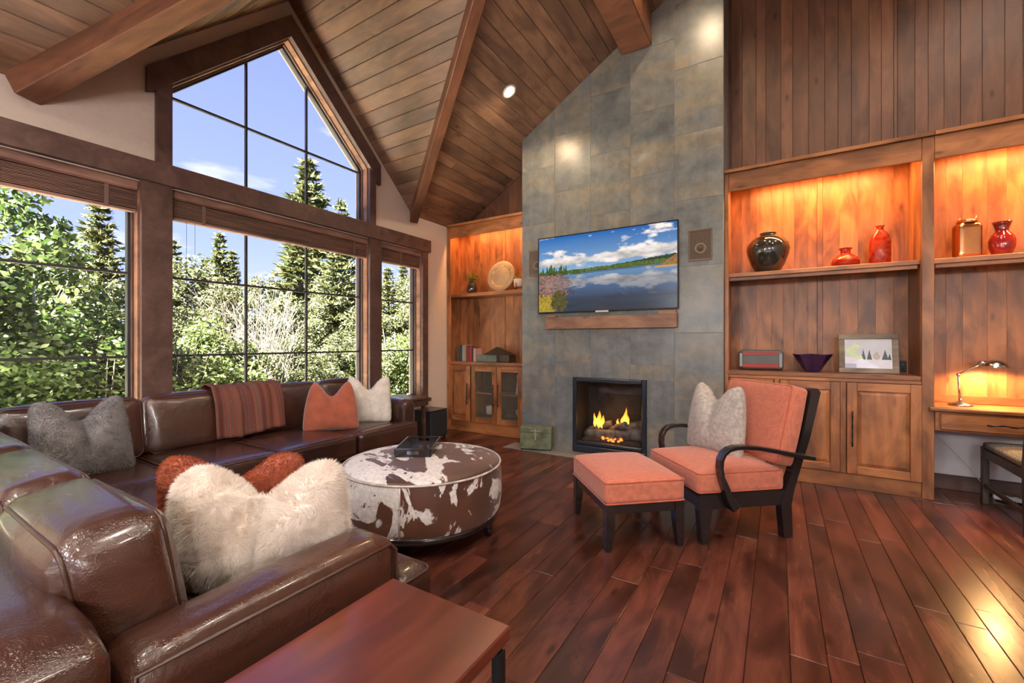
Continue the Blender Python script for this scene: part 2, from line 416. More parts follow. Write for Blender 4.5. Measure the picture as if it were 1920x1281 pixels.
# window wall: gable with three openings below and one five-sided opening above
wallL = tag(empty('wall_left'), 'cream plaster gable wall with the tall picture windows', None, None, 'structure')
T = .22
def wpiece(pts):                                # pts (y, z) -> slab at XW going outward
    MB().prism([(XW, y, z) for y, z in pts], (-T, 0, 0)).build('plaster_panel', MAT['plaster'], wallL)
ZS, ZH = .50, 2.44                              # sill, underside of the header beam
ZB0, ZB1 = 2.60, 2.60
LW = (-.62, 1.265); CW = (1.452, 3.355); RW = (3.525, 4.22)   # rough openings
TL, TR = 1.452, 3.355                           # upper window opening
def head(y): return 4.185 - abs(y - YR_) * .985          # inner head line of the upper window
wpiece([(YS, -.1), (YN + .2, -.1), (YN + .2, ZS), (YS, ZS)])
wpiece([(YS, ZS), (LW[0], ZS), (LW[0], 2.44), (YS, 2.44)])
wpiece([(LW[1], ZS), (CW[0], ZS), (CW[0], 2.44), (LW[1], 2.44)])
wpiece([(CW[1], ZS), (RW[0], ZS), (RW[0], 2.44), (CW[1], 2.44)])
wpiece([(RW[1], ZS), (YN + .2, ZS), (YN + .2, 2.44), (RW[1], 2.44)])
wpiece([(YS, 2.44), (YN + .2, 2.44), (YN + .2, 2.62), (YS, 2.62)])
wpiece([(YS, 2.62), (TL, 2.62), (TL, head(TL)), (TL, ZR - (YR_ - TL)), (V1, EAVE), (YS, EAVE)])
wpiece([(TR, 2.62), (YN + .2, 2.62), (YN + .2, EAVE), (V0, EAVE), (TR, ZR - (TR - YR_)), (TR, head(TR))])
wpiece([(TL, head(TL)), (YR_, head(YR_)), (YR_, ZR), (TL, ZR - (YR_ - TL))])
wpiece([(YR_, head(YR_)), (TR, head(TR)), (TR, ZR - (TR - YR_)), (YR_, ZR)])

# fireplace wall, rear wall, east wall
wallN = tag(empty('wall_back'), 'fireplace wall clad in upright dark stained boards above the shelving', None, None, 'structure')
MB().prism([(XW - .2, YN + .02, -.1), (XE, YN + .02, -.1), (XE, YN + .02, zB(RX) - SL * (XE - RX)), (RX, YN + .02, zB(RX)), (XW - .2, YN + .02, zB(XW - .2))], (0, .18, 0)).build('backing', MAT['gap'], wallN)
def vboards(x0, x1, z0, ztop, seed):
    g = random.Random(seed); x = x0
    while x < x1 - .01:
        w = min(g.choice((.085, .10, .115, .128)), x1 - x)
        a, b = ztop(x), ztop(x + w)
        board('plank', [(z0, x), (a, x), (b, x + w), (z0, x + w)], (0, YN, 0), (0, 0, 1), (1, 0, 0), (0, -1, 0), MAT['wallwood'], wallN, t=.018, c=.0022, gap=.0006, proud=g.uniform(0, .002)); x += w
vboards(-.52, RX, 2.80, lambda x: zB(x), 3)
vboards(RX, 2.5, 2.80, lambda x: zB(RX) - SL * (x - RX), 5)
vboards(XW, -2.6, 2.82, lambda x: zB(x), 4)
MB().box(1.0, 2.7, YN - .004, YN, 0, .80).build('painted_panel', MAT['white_wall'], wallN, label='pale painted wall under the desk')
wallS = tag(empty('wall_rear'), 'plain plaster wall behind the viewer with tall windows', None, None, 'structure')
for (a, b, c, d) in ((XW - .2, -3.2, -.1, 3.2), (-1.6, -1.2, -.1, 3.2), (.4, .8, -.1, 3.2), (2.4, XE, -.1, 3.2), (-3.2, 2.4, -.1, .3), (-3.2, 2.4, 2.5, 3.2)):
    MB().box(a, b, YS - .15, YS, c, d).build('plaster_panel', MAT['plaster'], wallS)
MB().prism([(XW, YS, 3.2), (XE, YS, 3.2), (XE, YS, zB(RX) - SL * (XE - RX)), (RX, YS, zB(RX)), (XW, YS, zB(XW))][0:5], (0, -.15, 0)).build('plaster_panel', MAT['plaster'], wallS)
wallE = tag(empty('wall_right'), 'plain plaster wall outside the view', None, None, 'structure')
MB().box(XE, XE + .15, YS - .15, YN + .2, -.1, 3.9).build('plaster_panel', MAT['plaster'], wallE)

# ceiling: main slope with boards along Y, dormer slopes with boards along X
ceil = tag(empty('ceiling'), 'vaulted ceiling of stained boards with a cross gable over the windows', None, None, 'structure')
up = .03
def cp(x, y): return (x, y, zB(x) + up)
MB().prism([cp(XW - .25, YN + .2), cp(XW - .25, V0), cp(XW, V0), cp(VX, YR_), cp(XW, V1), cp(XW - .25, V1), cp(XW - .25, YS - .2), cp(RX, YS - .2), cp(RX, YN + .2)], (0, 0, .12)).build('deck', MAT['gap'], ceil)
def cq(x, y): return (x, y, zB(RX) - SL * (x - RX) + up)
MB().prism([cq(RX, YS - .2), cq(XE + .2, YS - .2), cq(XE + .2, YN + .2), cq(RX, YN + .2)], (0, 0, .12)).build('deck', MAT['ceil'], ceil)
for sgn in (1, -1):
    f = lambda x, y: (x, YR_ + sgn * y, ZR - y + up)
    MB().prism([f(XW - .3, 0), f(VX, 0), f(XW, ZR - EAVE), f(XW - .3, ZR - EAVE)], (0, 0, .12)).build('deck', MAT['gap'], ceil)
nB = Vector((SL, 0, -1)).normalized(); eB = Vector((1, 0, SL)).normalized(); kB = math.sqrt(1 + SL * SL)
g = random.Random(21); b = 0.0
VXb = (VX - XW) * kB
def main_rows(y0, y1, seed, side, bmax):
    """boards along Y on the main slope; side=+1 north of the dormer, -1 south"""
    g = random.Random(seed); b = 0.0
    while b < bmax:
        w = .138; y = y0 - g.uniform(0, 1.2)
        while y < y1:
            L = g.uniform(2.6, 4.2); p = [(max(y, y0), b), (min(y + L, y1), b), (min(y + L, y1), b + w), (max(y, y0), b + w)]
            # cut along the valley: on the plan, valley y = YR_ +/- (ZR-EAVE)(1 - b/VXb)
            s = (ZR - EAVE) / VXb
            if side > 0: p = clip(p, -1, -s, -V0) if b < VXb else p
            else: p = clip(p, 1, -s, V1) if b < VXb else p
            if len(p) > 2 and p and max(q[0] for q in p) - min(q[0] for q in p) > .02: board('plank', p, (XW, 0, EAVE), (0, 1, 0), eB, nB, MAT['ceil'], ceil, t=.02, c=.004, gap=.0012, proud=g.uniform(0, .0015))
            y += L
        b += w
main_rows(2.2, YN, 31, 1, 4.6)
main_rows(-.9, V1 + .95, 32, -1, 1.5)
rest = MB()
for i in range(44):
    for (y0, y1, b0) in ((YS, -.9, 0), (-.9, 2.2, 3.35)):
        b = i * .138
        if b >= b0 and b < (RX - XW) * kB - .1:
            p = [Vector((XW, y, EAVE)) + eB * q for y, q in ((y0, b), (y1, b), (y1, b + .136), (y0, b + .136))]; rest.prism(p, -nB * .02)
for i in range(34, 44):
    b = i * .138
    if b > 4.62 and b < (RX - XW) * kB - .1:
        p = [Vector((XW, y, EAVE)) + eB * q for y, q in ((2.2, b), (YN, b), (YN, b + .136), (2.2, b + .136))]; rest.prism(p, -nB * .02)
rest.build('boards_out_of_view', MAT['ceil'], ceil, kind='stuff')
for sgn in (1, -1):
    g = random.Random(41 + sgn); d = Vector((0, sgn, -1)).normalized(); nn = Vector((0, -sgn, -1)).normalized(); bb = 0.0; tot = (ZR - EAVE) * math.sqrt(2)
    while bb < tot:
        w = min(.138, tot - bb + .02); x = XW - g.uniform(0, 1.0)
        while x < VX:
            L = g.uniform(2.6, 4.5); p = [(max(x, XW), bb), (min(x + L, VX), bb), (min(x + L, VX), bb + w), (max(x, XW), bb + w)]
            s = (VX - XW) / tot
            p = clip(p, 1, s, VX)
            if len(p) > 2 and max(q[0] for q in p) - min(q[0] for q in p) > .02: board('plank', p, (0, YR_, ZR), (1, 0, 0), d, nn, MAT['ceil'], ceil, t=.02, c=.004, gap=.0012, proud=g.uniform(0, .0015))
            x += L
        bb += w

# timbers under the ceiling
def timber(name, p0, p1, width, drop, label, upz=.06, end=0.0):
    p0, p1 = Vector(p0), Vector(p1); d = (p1 - p0); L = d.length; d.normalize(); sdir = d.cross(Vector((0, 0, 1))).normalized(); u = sdir.cross(d)
    m = MB(); m.box(-.05, L, -width / 2, width / 2, -drop, upz, .006); o = m.build(name, MAT['beam'])
    M = Matrix((d, -sdir, u)).transposed().to_4x4()
    if M.determinant() < 0: M = Matrix((d, sdir, u)).transposed().to_4x4()
    M.translation = p0; o.matrix_world = M
    return tag(o, label, None, None, 'structure')
timber('beam_1', (XW + .02, V0 + .005, EAVE + .0), (VX - .06, YR_ - .03, ZR), .105, .09, 'timber valley beam falling to the window wall beside the fireplace')
timber('beam_2', (XW + .02, V1 - .05, EAVE - .0), (VX - .05, YR_ - .10, ZR), .15, .11, 'timber valley beam falling to the window wall at the far left')
MB_ = MB().box(-1.415, -1.11, 1.0, 4.545, 4.312, 4.75, .008).build('beam_3', MAT['beam']); tag(MB_, 'heavy ceiling beam running into the stone chimney', None, None, 'structure')

# chimney: tall tiles laid in staggered columns
CX0, CX1, CY = -2.669, -.447, 4.55
chim = tag(empty('wall_chimney'), 'chimney breast clad in large mottled slate-grey tiles', None, None, 'structure')
m = MB(); FX0, FX1, FZ1 = -1.995, -1.165, .845                 # firebox opening
for pts in ([(CX0, 0), (FX0, 0), (FX0, 4.9), (CX0, 4.9)], [(FX1, 0), (CX1, 0), (CX1, 4.9), (FX1, 4.9)], [(FX0, FZ1), (FX1, FZ1), (FX1, 4.9), (FX0, 4.9)]):
    m.prism([(x + (.003 if x == CX0 else 0), CY + .004, z) for x, z in [(a, min(b, zB(a) + .02)) for a, b in pts]], (0, .48, 0))
def tile_mat():
    m, nt, b, out = mat('slate_tile'); v = objvec(nt, (1, 1, 1)); v2 = objvec(nt, (1, .42, 1)); v3 = objvec(nt, (.25, 2.6, 1))
    a = noise(nt, v2, 3.2, 9, .15, .58); bnz = noise(nt, v, 7.5, 7, .4, .68); st = noise(nt, v3, 3.0, 4, .3)
    c1 = ramp(nt, a, [(.30, (.125, .134, .138)), (.45, (.178, .186, .186)), (.56, (.215, .200, .172)), (.65, (.245, .212, .165)), (.76, (.31, .295, .27))]).outputs[0]
    c2 = ramp(nt, bnz, [(.38, (.62, .60, .58)), (.55, (1, 1, 1)), (.70, (1.25, 1.22, 1.15))]).outputs[0]
    c = mixc(nt, .6, c1, c2, 'MULTIPLY'); s = ramp(nt, st, [(.42, (.85, .86, .9)), (.62, (1.15, 1.12, 1.08))]).outputs[0]; c = mixc(nt, .6, c, s, 'MULTIPLY')
    nt.links.new(c, b.inputs['Base Color']); rr = N(nt, 'MapRange'); rr.inputs[3].default_value = .25; rr.inputs[4].default_value = .40; nt.links.new(bnz, rr.inputs[0]); nt.links.new(rr.outputs[0], b.inputs['Roughness'])
    b.inputs['Specular IOR Level'].default_value = .55; bump(nt, b, bnz, .06, .006); return m
MAT['tile'] = tile_mat(); MAT['grout'] = plain('grout', (.36, .34, .31), .8)
m.build('backing', MAT['grout'], chim)
cw = (CX1 - CX0) / 5; g = random.Random(77)
for i in range(5):
    xa, xb = CX0 + i * cw, CX0 + (i + 1) * cw; z = (.015 if i % 2 == 0 else .345) - .66
    while z < 4.9:
        za, zb = max(z, .0), z + .66
        if zb > .02:
            p = [(za, xa), (zb, xa), (zb, xb), (za, xb)]; p = clip(p, 1, -SL, EAVE - SL * XW)
            # cut around the firebox
            polys = [p]
            if xb > FX0 and xa < FX1 and za < FZ1:
                polys = []
                if zb > FZ1: polys.append(clip(p, -1, 0, -FZ1))
                if xa < FX0 < xb: polys.append(clip(clip(p, 0, 1, FX0), 1, 0, FZ1))
                if xa < FX1 < xb: polys.append(clip(clip(p, 0, -1, -FX1), 1, 0, FZ1))
            for q in polys:
                if len(q) > 2 and max(s[0] for s in q) - min(s[0] for s in q) > .02: board('tile', q, (0, CY, 0), (0, 0, 1), (1, 0, 0), (0, -1, 0), MAT['tile'], chim, t=.0035, c=.0012, gap=.0012, proud=g.uniform(0, .001))
        z += .66
z = 0.0
while z < 4.97:                                                 # return on the right side of the breast
    board('tile', [(z, CY + .002), (min(z + .66, 4.97), CY + .002), (min(z + .66, 4.97), YN - .02), (z, YN - .02)], (CX1 + .004, 0, 0), (0, 0, 1), (0, 1, 0), (1, 0, 0), MAT['tile'], chim, t=.004, c=.001, gap=.0014); z += .66
hearth = tag(empty('floor_hearth'), 'strip of flush slate tiles along the foot of the chimney', None, None, 'structure')
for i in range(5):
    xa = CX0 - .1 + i * .485; board('tile', [(xa, 4.27), (xa + .485, 4.27), (xa + .485, CY), (xa, CY)], (0, 0, 0), (1, 0, 0), (0, 1, 0), (0, 0, 1), MAT['tile'], hearth, t=.01, c=.0015, gap=.0015, proud=.004)

# trims of the window wall
def trim(i, pts, depth, label, x=XW, mt='trim'):
    return tag(MB().prism([(x, y, z) for y, z in pts], (depth, 0, 0)).build('trim_%d' % i, MAT[mt]), label, None, None, 'structure')
trim(1, [(-1.6, 2.447), (4.36, 2.447), (4.36, 2.605), (-1.6, 2.605)], .052, 'long dark header beam across all three lower windows')
trim(2, [(1.263, ZS), (1.454, ZS), (1.454, 2.447), (1.263, 2.447)], .036, 'wide dark post left of the big picture window')
trim(3, [(3.353, ZS), (3.525, ZS), (3.525, 2.447), (3.353, 2.447)], .036, 'dark post between the picture window and the narrow window')
trim(4, [(4.218, ZS - .1), (4.318, ZS - .1), (4.318, 2.447), (4.218, 2.447)], .036, 'dark casing on the fireplace side of the narrow window')
trim(5, [(1.352, 2.605), (1.454, 2.605), (1.454, head(1.454)), (1.352, head(1.352))], .036, 'upright casing left of the peaked window')
trim(6, [(3.353, 2.605), (3.440, 2.605), (3.440, head(3.44)), (3.353, head(3.353))], .036, 'upright casing right of the peaked window')
def hd(y): return 4.40 - abs(y - 2.407) * .985
trim(7, [(1.295, 3.115), (1.352, 3.145), (1.352, head(1.352)), (YR_, head(YR_)), (YR_, hd(YR_)), (1.295, hd(1.295))], .050, 'raking head casing on the left slope of the peaked window')
trim(8, [(YR_, head(YR_)), (3.44, head(3.44)), (3.44, 3.12), (3.50, 3.09), (3.50, hd(3.50)), (YR_, hd(YR_))], .050, 'raking head casing on the right slope of the peaked window')
trim(9, [(-1.6, ZS - .045), (4.34, ZS - .045), (4.34, ZS), (-1.6, ZS)], .075, 'long dark sill board below the lower windows')

# windows: jambs, sash, muntin bars and panes set back in the wall
XG = -4.15
def win(i, outline, vbars, hbars, label, sash=.042):
    """outline: list of (y, z) counter-clockwise; vbars: y positions with z range; hbars: z with y range"""
    w = tag(empty('window_%d' % i, (XG, 0, 0)), label, None, None, 'structure'); n = len(outline)
    pin = inset(outline, .014); pj = inset(outline, sash)
    ys = [p[0] for p in outline]; zs = [p[1] for p in outline]
    for k in range(n):                          # stepped jamb liners and sash rails
        a, b2 = outline[k], outline[(k + 1) % n]; c, d = pin[k], pin[(k + 1) % n]; e_, f_ = pj[k], pj[(k + 1) % n]
        MB().prism([(0 + .115, a[0], a[1]), (.115, b2[0], b2[1]), (.115, d[0], d[1]), (.115, c[0], c[1])], (-.19, 0, 0)).build('jamb', MAT['jamb'], w)
        q0, q1 = inset(outline, .026)[k], inset(outline, .026)[(k + 1) % n]
        MB().prism([(.045, c[0], c[1]), (.045, d[0], d[1]), (.045, q1[0], q1[1]), (.045, q0[0], q0[1])], (-.10, 0, 0)).build('stop_bead', MAT['trim'], w)
        MB().prism([(.018, q0[0], q0[1]), (.018, q1[0], q1[1]), (.018, f_[0], f_[1]), (.018, e_[0], e_[1])], (-.05, 0, 0)).build('sash_rail', MAT['bronze'], w)
    for y, z0, z1 in vbars: MB().box(-.012, .012, y - .009, y + .009, z0, z1).build('muntin', MAT['bronze'], w)
    for z, y0, y1 in hbars: MB().box(-.0125, .0125, y0, y1, z - .009, z + .009).build('muntin', MAT['bronze'], w)
    # panes: cut the glass by the bars
    cy = [min(ys)] + [v[0] for v in vbars] + [max(ys)]; cz = [min(zs)] + [h[0] for h in hbars] + [max(zs)]
    for a in range(len(cy) - 1):
        for b2 in range(len(cz) - 1):
            p = [(q.x, q.y) for q in pj]
            p = clip(clip(clip(clip(p, -1, 0, -cy[a]), 1, 0, cy[a + 1]), 0, -1, -cz[b2]), 0, 1, cz[b2 + 1])
            if len(p) > 2:
                o = MB().prism([(-.002, y, z) for y, z in p], (.004, 0, 0)).build('pane', MAT['glass'], w)
    return w
HL, HH = 1.135, 1.762
win(1, [(LW[0], ZS), (LW[1], ZS), (LW[1], ZH), (LW[0], ZH)], [(.30, ZS, ZH)], [(HL, LW[0], LW[1]), (HH, LW[0], LW[1])], 'tall window at the far left filled with green leaves')
win(2, [(CW[0], ZS), (CW[1], ZS), (CW[1], ZH), (CW[0], ZH)], [(2.072, ZS, ZH), (2.664, ZS, ZH)], [(HL, *CW), (HH, *CW)], 'broad picture window behind the sofa')
win(3, [(RW[0], ZS), (RW[1], ZS), (RW[1], ZH), (RW[0], ZH)], [], [(HL, *RW), (HH, *RW)], 'narrow window nearest the fireplace')
win(4, [(TL, 2.615), (TR, 2.615), (TR, head(TR)), (YR_, head(YR_)), (TL, head(TL))], [(2.072, 2.615, head(2.072)), (2.664, 2.615, head(2.664))], [(3.207, TL, TR)], 'peaked five-sided window above the picture window')

# rear windows added out of view to let daylight in: glazing only
for k, (a, b) in enumerate(((-3.2, -1.6), (-1.2, .4), (.8, 2.4))):
    w = tag(empty('window_%d' % (5 + k), ((a + b) / 2, YS - .08, .3)), 'tall plain window in the wall behind the viewer', None, None, 'structure')
    MB().box(-.8, .8, -.003, .003, 0, 2.2).build('pane', MAT['glass'], w)
    for q in (-.78, .78): MB().box(q - .03, q + .03, -.03, .03, 0, 2.2).build('sash_rail', MAT['bronze'], w)
    for q in (.03, 2.17): MB().box(-.8, .8, -.03, .03, q - .03, q + .03).build('sash_rail', MAT['bronze'], w)
tag(MB().box(1.045, 2.7, YN - .022, YN - .004, 0, .125, .004).build('baseboard_back', MAT['trim']), 'dark baseboard below the desk', None, None, 'structure')
# ------------------------------------------------------------------ recessed lamps
MAT['bulb'] = emitter('lamp_glow', (1, .82, .58), 30)
MAT['canring'] = plain('can_ring', (.75, .70, .62), .4)
def can(x, y, label, energy, size=1.55, col=(1, .89, .76)):
    z = zB(x) if x <= RX else zB(RX) - SL * (x - RX)
    nn = nB if x <= RX else Vector((-SL, 0, -1)).normalized()
    o = empty('recessed_light', (x, y, z), 0, label, 'ceiling light', 'recessed lights in the sloped ceiling')
    q = nn.to_track_quat('Z', 'Y').to_matrix().to_4x4()
    M = q
    ring = MB().lathe([(.055, -.01), (.055, .002), (.062, .006), (.078, .005), (.082, -.004)], 28, M, cap=False).build('trim_ring', MAT['canring'], o)
    MB().lathe([(.0, -.001), (.05, -.001), (.05, .003), (0, .004)], 24, M).build('lens', MAT['bulb'], o)
    ld = bpy.data.lights.new('can_lamp', 'SPOT'); ld.energy = energy; ld.color = col; ld.spot_size = size; ld.spot_blend = .5; ld.shadow_soft_size = .05
    l = bpy.data.objects.new('can_lamp', ld); link(l, o); l.location = nn * .03
    return o
can(-2.398, 3.823, 'small round recessed light glowing in the dark slope beside the chimney', CAN, 2.7, (1, .74, .46))
can(-.685, 3.61, 'recessed light high in the slope in front of the chimney top', CAN, 2.7, (1, .74, .46))
POS = ('over the sofa back', 'in the rear window corner', 'above the viewer', 'behind the viewer', 'over the desk chair', 'right of the viewer', 'in the rear corner by the plain wall', 'over the footstool')
for k, (x, y) in enumerate(((-2.4, -.6), (-2.4, -2.6), (-.3, .6), (-.3, -1.6), (2.0, 3.4), (2.0, 1.0), (2.0, -1.6), (.6, 2.2))):  # unseen lamps added to brighten the whole room
    can(x, y, 'recessed ceiling light out of view, ' + POS[k], FILLCAN, 2.3)

# globe lamps added as fill light, unseen behind the viewer
MAT['globe'] = emitter('fill_globe_glow', (1, .93, .85), 6)
for x, wd in ((-1.6, 'nearest the windows'), (.9, 'in the middle'), (3.2, 'nearest the plain wall')):
    o = empty('fill_globe_lamp', (x, -2.2, 2.15), 0, 'domed globe pendant behind the viewer, the one %s' % wd, 'lamp', 'globe pendants behind the viewer')
    zc = (zB(x) if x <= RX else zB(RX) - SL * (x - RX)) - 2.15
    MB().lathe([(.27, .14), (.22, .19), (.15, .235), (.06, .26), (0, .262), (0, .255), (.06, .252), (.145, .227), (.21, .185), (.26, .14), (.27, .14)], 28, cap=False).build('dome_shade', MAT['blackmetal'], o)  # dome added to keep this fill off the ceiling
    MB().lathe([(0, -.17), (.085, -.147), (.147, -.085), (.17, 0), (.147, .085), (.085, .147), (0, .17)], 24).build('globe', MAT['globe'], o); MB().tube([(0, 0, .255), (0, 0, zc)], .006, 6).build('cord', MAT['blackmetal'], o)
    ld = bpy.data.lights.new('fill_globe_light', 'POINT'); ld.energy = FILLGLOBE; ld.color = (1, .95, .91); ld.shadow_soft_size = .18; l = bpy.data.objects.new('fill_globe_light', ld); link(l, o)

# ------------------------------------------------------------------ built-in shelving
def strip_light(parent, x0, x1, y, z, watts, col=(1, .44, .13)):
    MB().box(x0, x1, y - .012, y + .012, z - .010, z, .002).build('light_strip', MAT['strip'], parent)
    ld = bpy.data.lights.new('strip_lamp', 'AREA'); ld.shape = 'RECTANGLE'; ld.size = x1 - x0; ld.size_y = .03; ld.energy = watts; ld.color = col
    l = bpy.data.objects.new('strip_lamp', ld); link(l, parent); l.location = ((x0 + x1) / 2, y, z - .013); l.rotation_euler = (0, 0, 0)
MAT['strip'] = emitter('strip_glow', (1, .55, .2), 3)
def panel_door(parent, x0, x1, z0, z1, y, side, handle=True, mesh=False):
    """raised panel door: stiles, rails, bevelled panel; handle as a sub-part"""
    d = empty('door', (x0, y, z0)); d.parent = parent; w, h = x1 - x0, z1 - z0; s = .068
    MB().box(0, s, 0, .022, 0, h, .003).build('stile', MAT['alderz'], d); MB().box(w - s, w, 0, .022, 0, h, .003).build('stile', MAT['alderz'], d)
    MB().box(s, w - s, 0, .022, 0, s, .003).build('rail', MAT['alder'], d); MB().box(s, w - s, 0, .022, h - s, h, .003).build('rail', MAT['alder'], d)
    if mesh:
        v = []; st = .022; L = []
        x_, X_, z_, Z_ = s, w - s, s, h - s; k = -(Z_ - z_)
        mm = MB()
        while k < (X_ - x_):
            for sg in (1, -1):
                a = max(0, -k); b = min(Z_ - z_, (X_ - x_) - k)
                if b > a:
                    p0 = (x_ + k + a, z_ + a); p1 = (x_ + k + b, z_ + b)
                    if sg < 0: p0 = (x_ + X_ - p0[0], p0[1]); p1 = (x_ + X_ - p1[0], p1[1])
                    mm.tube([(p0[0], .012, p0[1]), (p1[0], .012, p1[1])], .0012, 4, caps=False)
            k += st
        mm.build('wire_mesh', MAT['wire'], d, kind='stuff')
    else:
        m = MB(); i = .03; yb, yf = .016, .004
        o_ = [(s, z) for z in (s,)]
        A = [(s, yb, s), (w - s, yb, s), (w - s, yb, h - s), (s, yb, h - s)]; B = [(s + i, yf, s + i), (w - s - i, yf, s + i), (w - s - i, yf, h - s - i), (s + i, yf, h - s - i)]
        m.add(A + B, [(4, 5, 6, 7)] + [(k, (k + 1) % 4, (k + 1) % 4 + 4, k + 4) for k in range(4)]); m.build('panel', MAT['alderz'], d)
    if handle:
        hx = .034 if side < 0 else w - .034; m = MB(); zc = h * .5
        m.tube([(hx, -.028, zc - .15 + .3 * k / 12) for k in range(13)], [.005 + .0014 * math.sin(k * 2.1) for k in range(13)], 7)
        for q in (-.13, .13): m.tube([(hx, .0, zc + q), (hx, -.028, zc + q)], .005, 6)
        m.build('handle', MAT['blackmetal'], d)
    return d
MAT['wire'] = plain('brass_wire', (.34, .28, .20), .5, metal=.2)
MAT['cabshade'] = plain('cabinet_shade', (.035, .022, .017), .7)
def back_boards(parent, x0, x1, z0, z1, y, seed, wmin=.10, wmax=.17):
    g = random.Random(seed); x = x0
    while x < x1 - .002:
        w = min(g.uniform(wmin, wmax), x1 - x)
        if x1 - x - w < .04: w = x1 - x
        o = MB().box(-w / 2, w / 2, -.006, .006, -(z1 - z0) / 2, (z1 - z0) / 2, .0012).build('back_board', MAT['alderz'], parent); o.location = (x + w / 2, y, (z0 + z1) / 2); x += w
def bx(parent, name, x0, x1, y0, y1, z0, z1, mt='alder', c=.003, label=None):
    return_ = MB().box(-(x1 - x0) / 2, (x1 - x0) / 2, -(y1 - y0) / 2, (y1 - y0) / 2, -(z1 - z0) / 2, (z1 - z0) / 2, c).build(name, MAT[mt], parent, label=label)
    return_.location = ((x0 + x1) / 2, (y0 + y1) / 2, (z0 + z1) / 2); return return_

# left bookcase
A = empty('bookcase', (0, 0, 0), 0, 'narrow built-in alder bookcase between the window wall and the chimney', 'bookcase', 'built-in shelving')
YL = 4.74; xl, xr = XW + .006, CX0 - .006
back_boards(A, xl, xr, .1, 2.86, YN - .012, 9)
bx(A, 'side_panel', xl, xl + .02, YL + .02, YN - .02, 0, 2.88, 'alderz'); bx(A, 'side_panel', xr - .02, xr, YL + .02, YN - .02, 0, 2.88, 'alderz')
bx(A, 'stile', xl, xl + .062, YL, YL + .022, 0, 2.87, 'alderz'); bx(A, 'stile', xr - .09, xr, YL, YL + .022, 0, 2.87, 'alderz')
bx(A, 'header', xl + .063, xr - .091, YL, YL + .022, 2.715, 2.87); bx(A, 'crown', xl, xr, YL - .015, YN - .02, 2.872, 2.906)
bx(A, 'shelf', xl + .021, xr - .021, YL + .03, YN - .02, 1.876, 1.922); bx(A, 'counter', xl + .021, xr - .021, YL - .005, YN - .02, .932, .968)
bx(A, 'batten', -3.26, -3.215, YN - .028, YN - .0185, .97, 2.86, 'alderz')
bx(A, 'rail', xl + .063, xr - .091, YL + .003, YL + .02, .914, .93); bx(A, 'toe_kick', xl + .063, xr - .091, YL + .01, YL + .03, 0, .15, 'alder')
bx(A, 'cupboard_shade_panel', -3.575, xr - .024, YN - .034, YN - .0285, .15, .93, 'cabshade')  # dark sheet standing in for the shade behind the wire doors
bx(A, 'inner_shelf', -3.58, xr - .025, YL + .05, YN - .03, .53, .548); bx(A, 'floor_panel', xl + .021, xr - .021, YL + .03, YN - .02, .13, .15)
bx(A, 'divider', -3.60, -3.582, YL + .025, YN - .02, .15, .93, 'alderz')
panel_door(A, -3.985, -3.608, .152, .912, YL - .012, 1); panel_door(A, -3.586, -3.172, .152, .912, YL - .012, 1, mesh=True); panel_door(A, -3.164, -2.770, .152, .912, YL - .012, -1, mesh=True)
strip_light(A, xl + .12, xr - .12, YL + .06, 2.85, 10)

# right bookcase
B = empty('bookcase', (0, 0, 0), 0, 'wide built-in alder bookcase right of the chimney with cupboards below', 'bookcase', 'built-in shelving')
YRt = 4.62; xl, xr = CX1 + .012, 1.043
back_boards(B, xl, xr - .03, .1, 2.84, YN - .012, 12, .09, .15)
bx(B, 'side_panel', xl, xl + .018, YRt + .023, YN - .02, 0, 2.86, 'alderz'); bx(B, 'side_panel', .967, .985, YRt + .023, YN - .02, 0, 2.86, 'alderz')
bx(B, 'stile', CX1 + .006, -.405, YRt, YRt + .022, 0, 2.866, 'alderz'); bx(B, 'stile', .970, xr, YRt, YRt + .022, 0, 2.866, 'alderz')
bx(B, 'header', -.404, .969, YRt, YRt + .022, 2.69, 2.866); bx(B, 'crown', CX1 + .006, xr, YRt - .018, YN - .02, 2.868, 2.901)
bx(B, 'shelf', xl + .019, .966, YRt + .028, YN - .02, 1.868, 1.905); bx(B, 'shelf_lip', xl + .03, .955, YRt + .045, YRt + .075, 1.835, 1.867)
bx(B, 'counter', xl + .019, .966, YRt - .004, YN - .02, .936, .972); bx(B, 'batten', .315, .36, YN - .030, YN - .0185, .975, 2.84, 'alderz')
bx(B, 'rail', -.404, .969, YRt + .003, YRt + .02, .905, .935); bx(B, 'toe_kick', -.404, .969, YRt + .004, YRt + .02, 0, .125)
bx(B, 'mullion', .452, .493, YRt, YRt + .022, .126, .904, 'alderz'); bx(B, 'mullion', -.03, .01, YRt, YRt + .022, .126, .904, 'alderz')
panel_door(B, -.395, -.034, .132, .902, YRt - .018, 1); panel_door(B, .014, .450, .132, .902, YRt - .018, -1); panel_door(B, .496, .968, .132, .902, YRt - .018, -1)
strip_light(B, xl + .25, .85, YRt + .10, 2.835, 27)

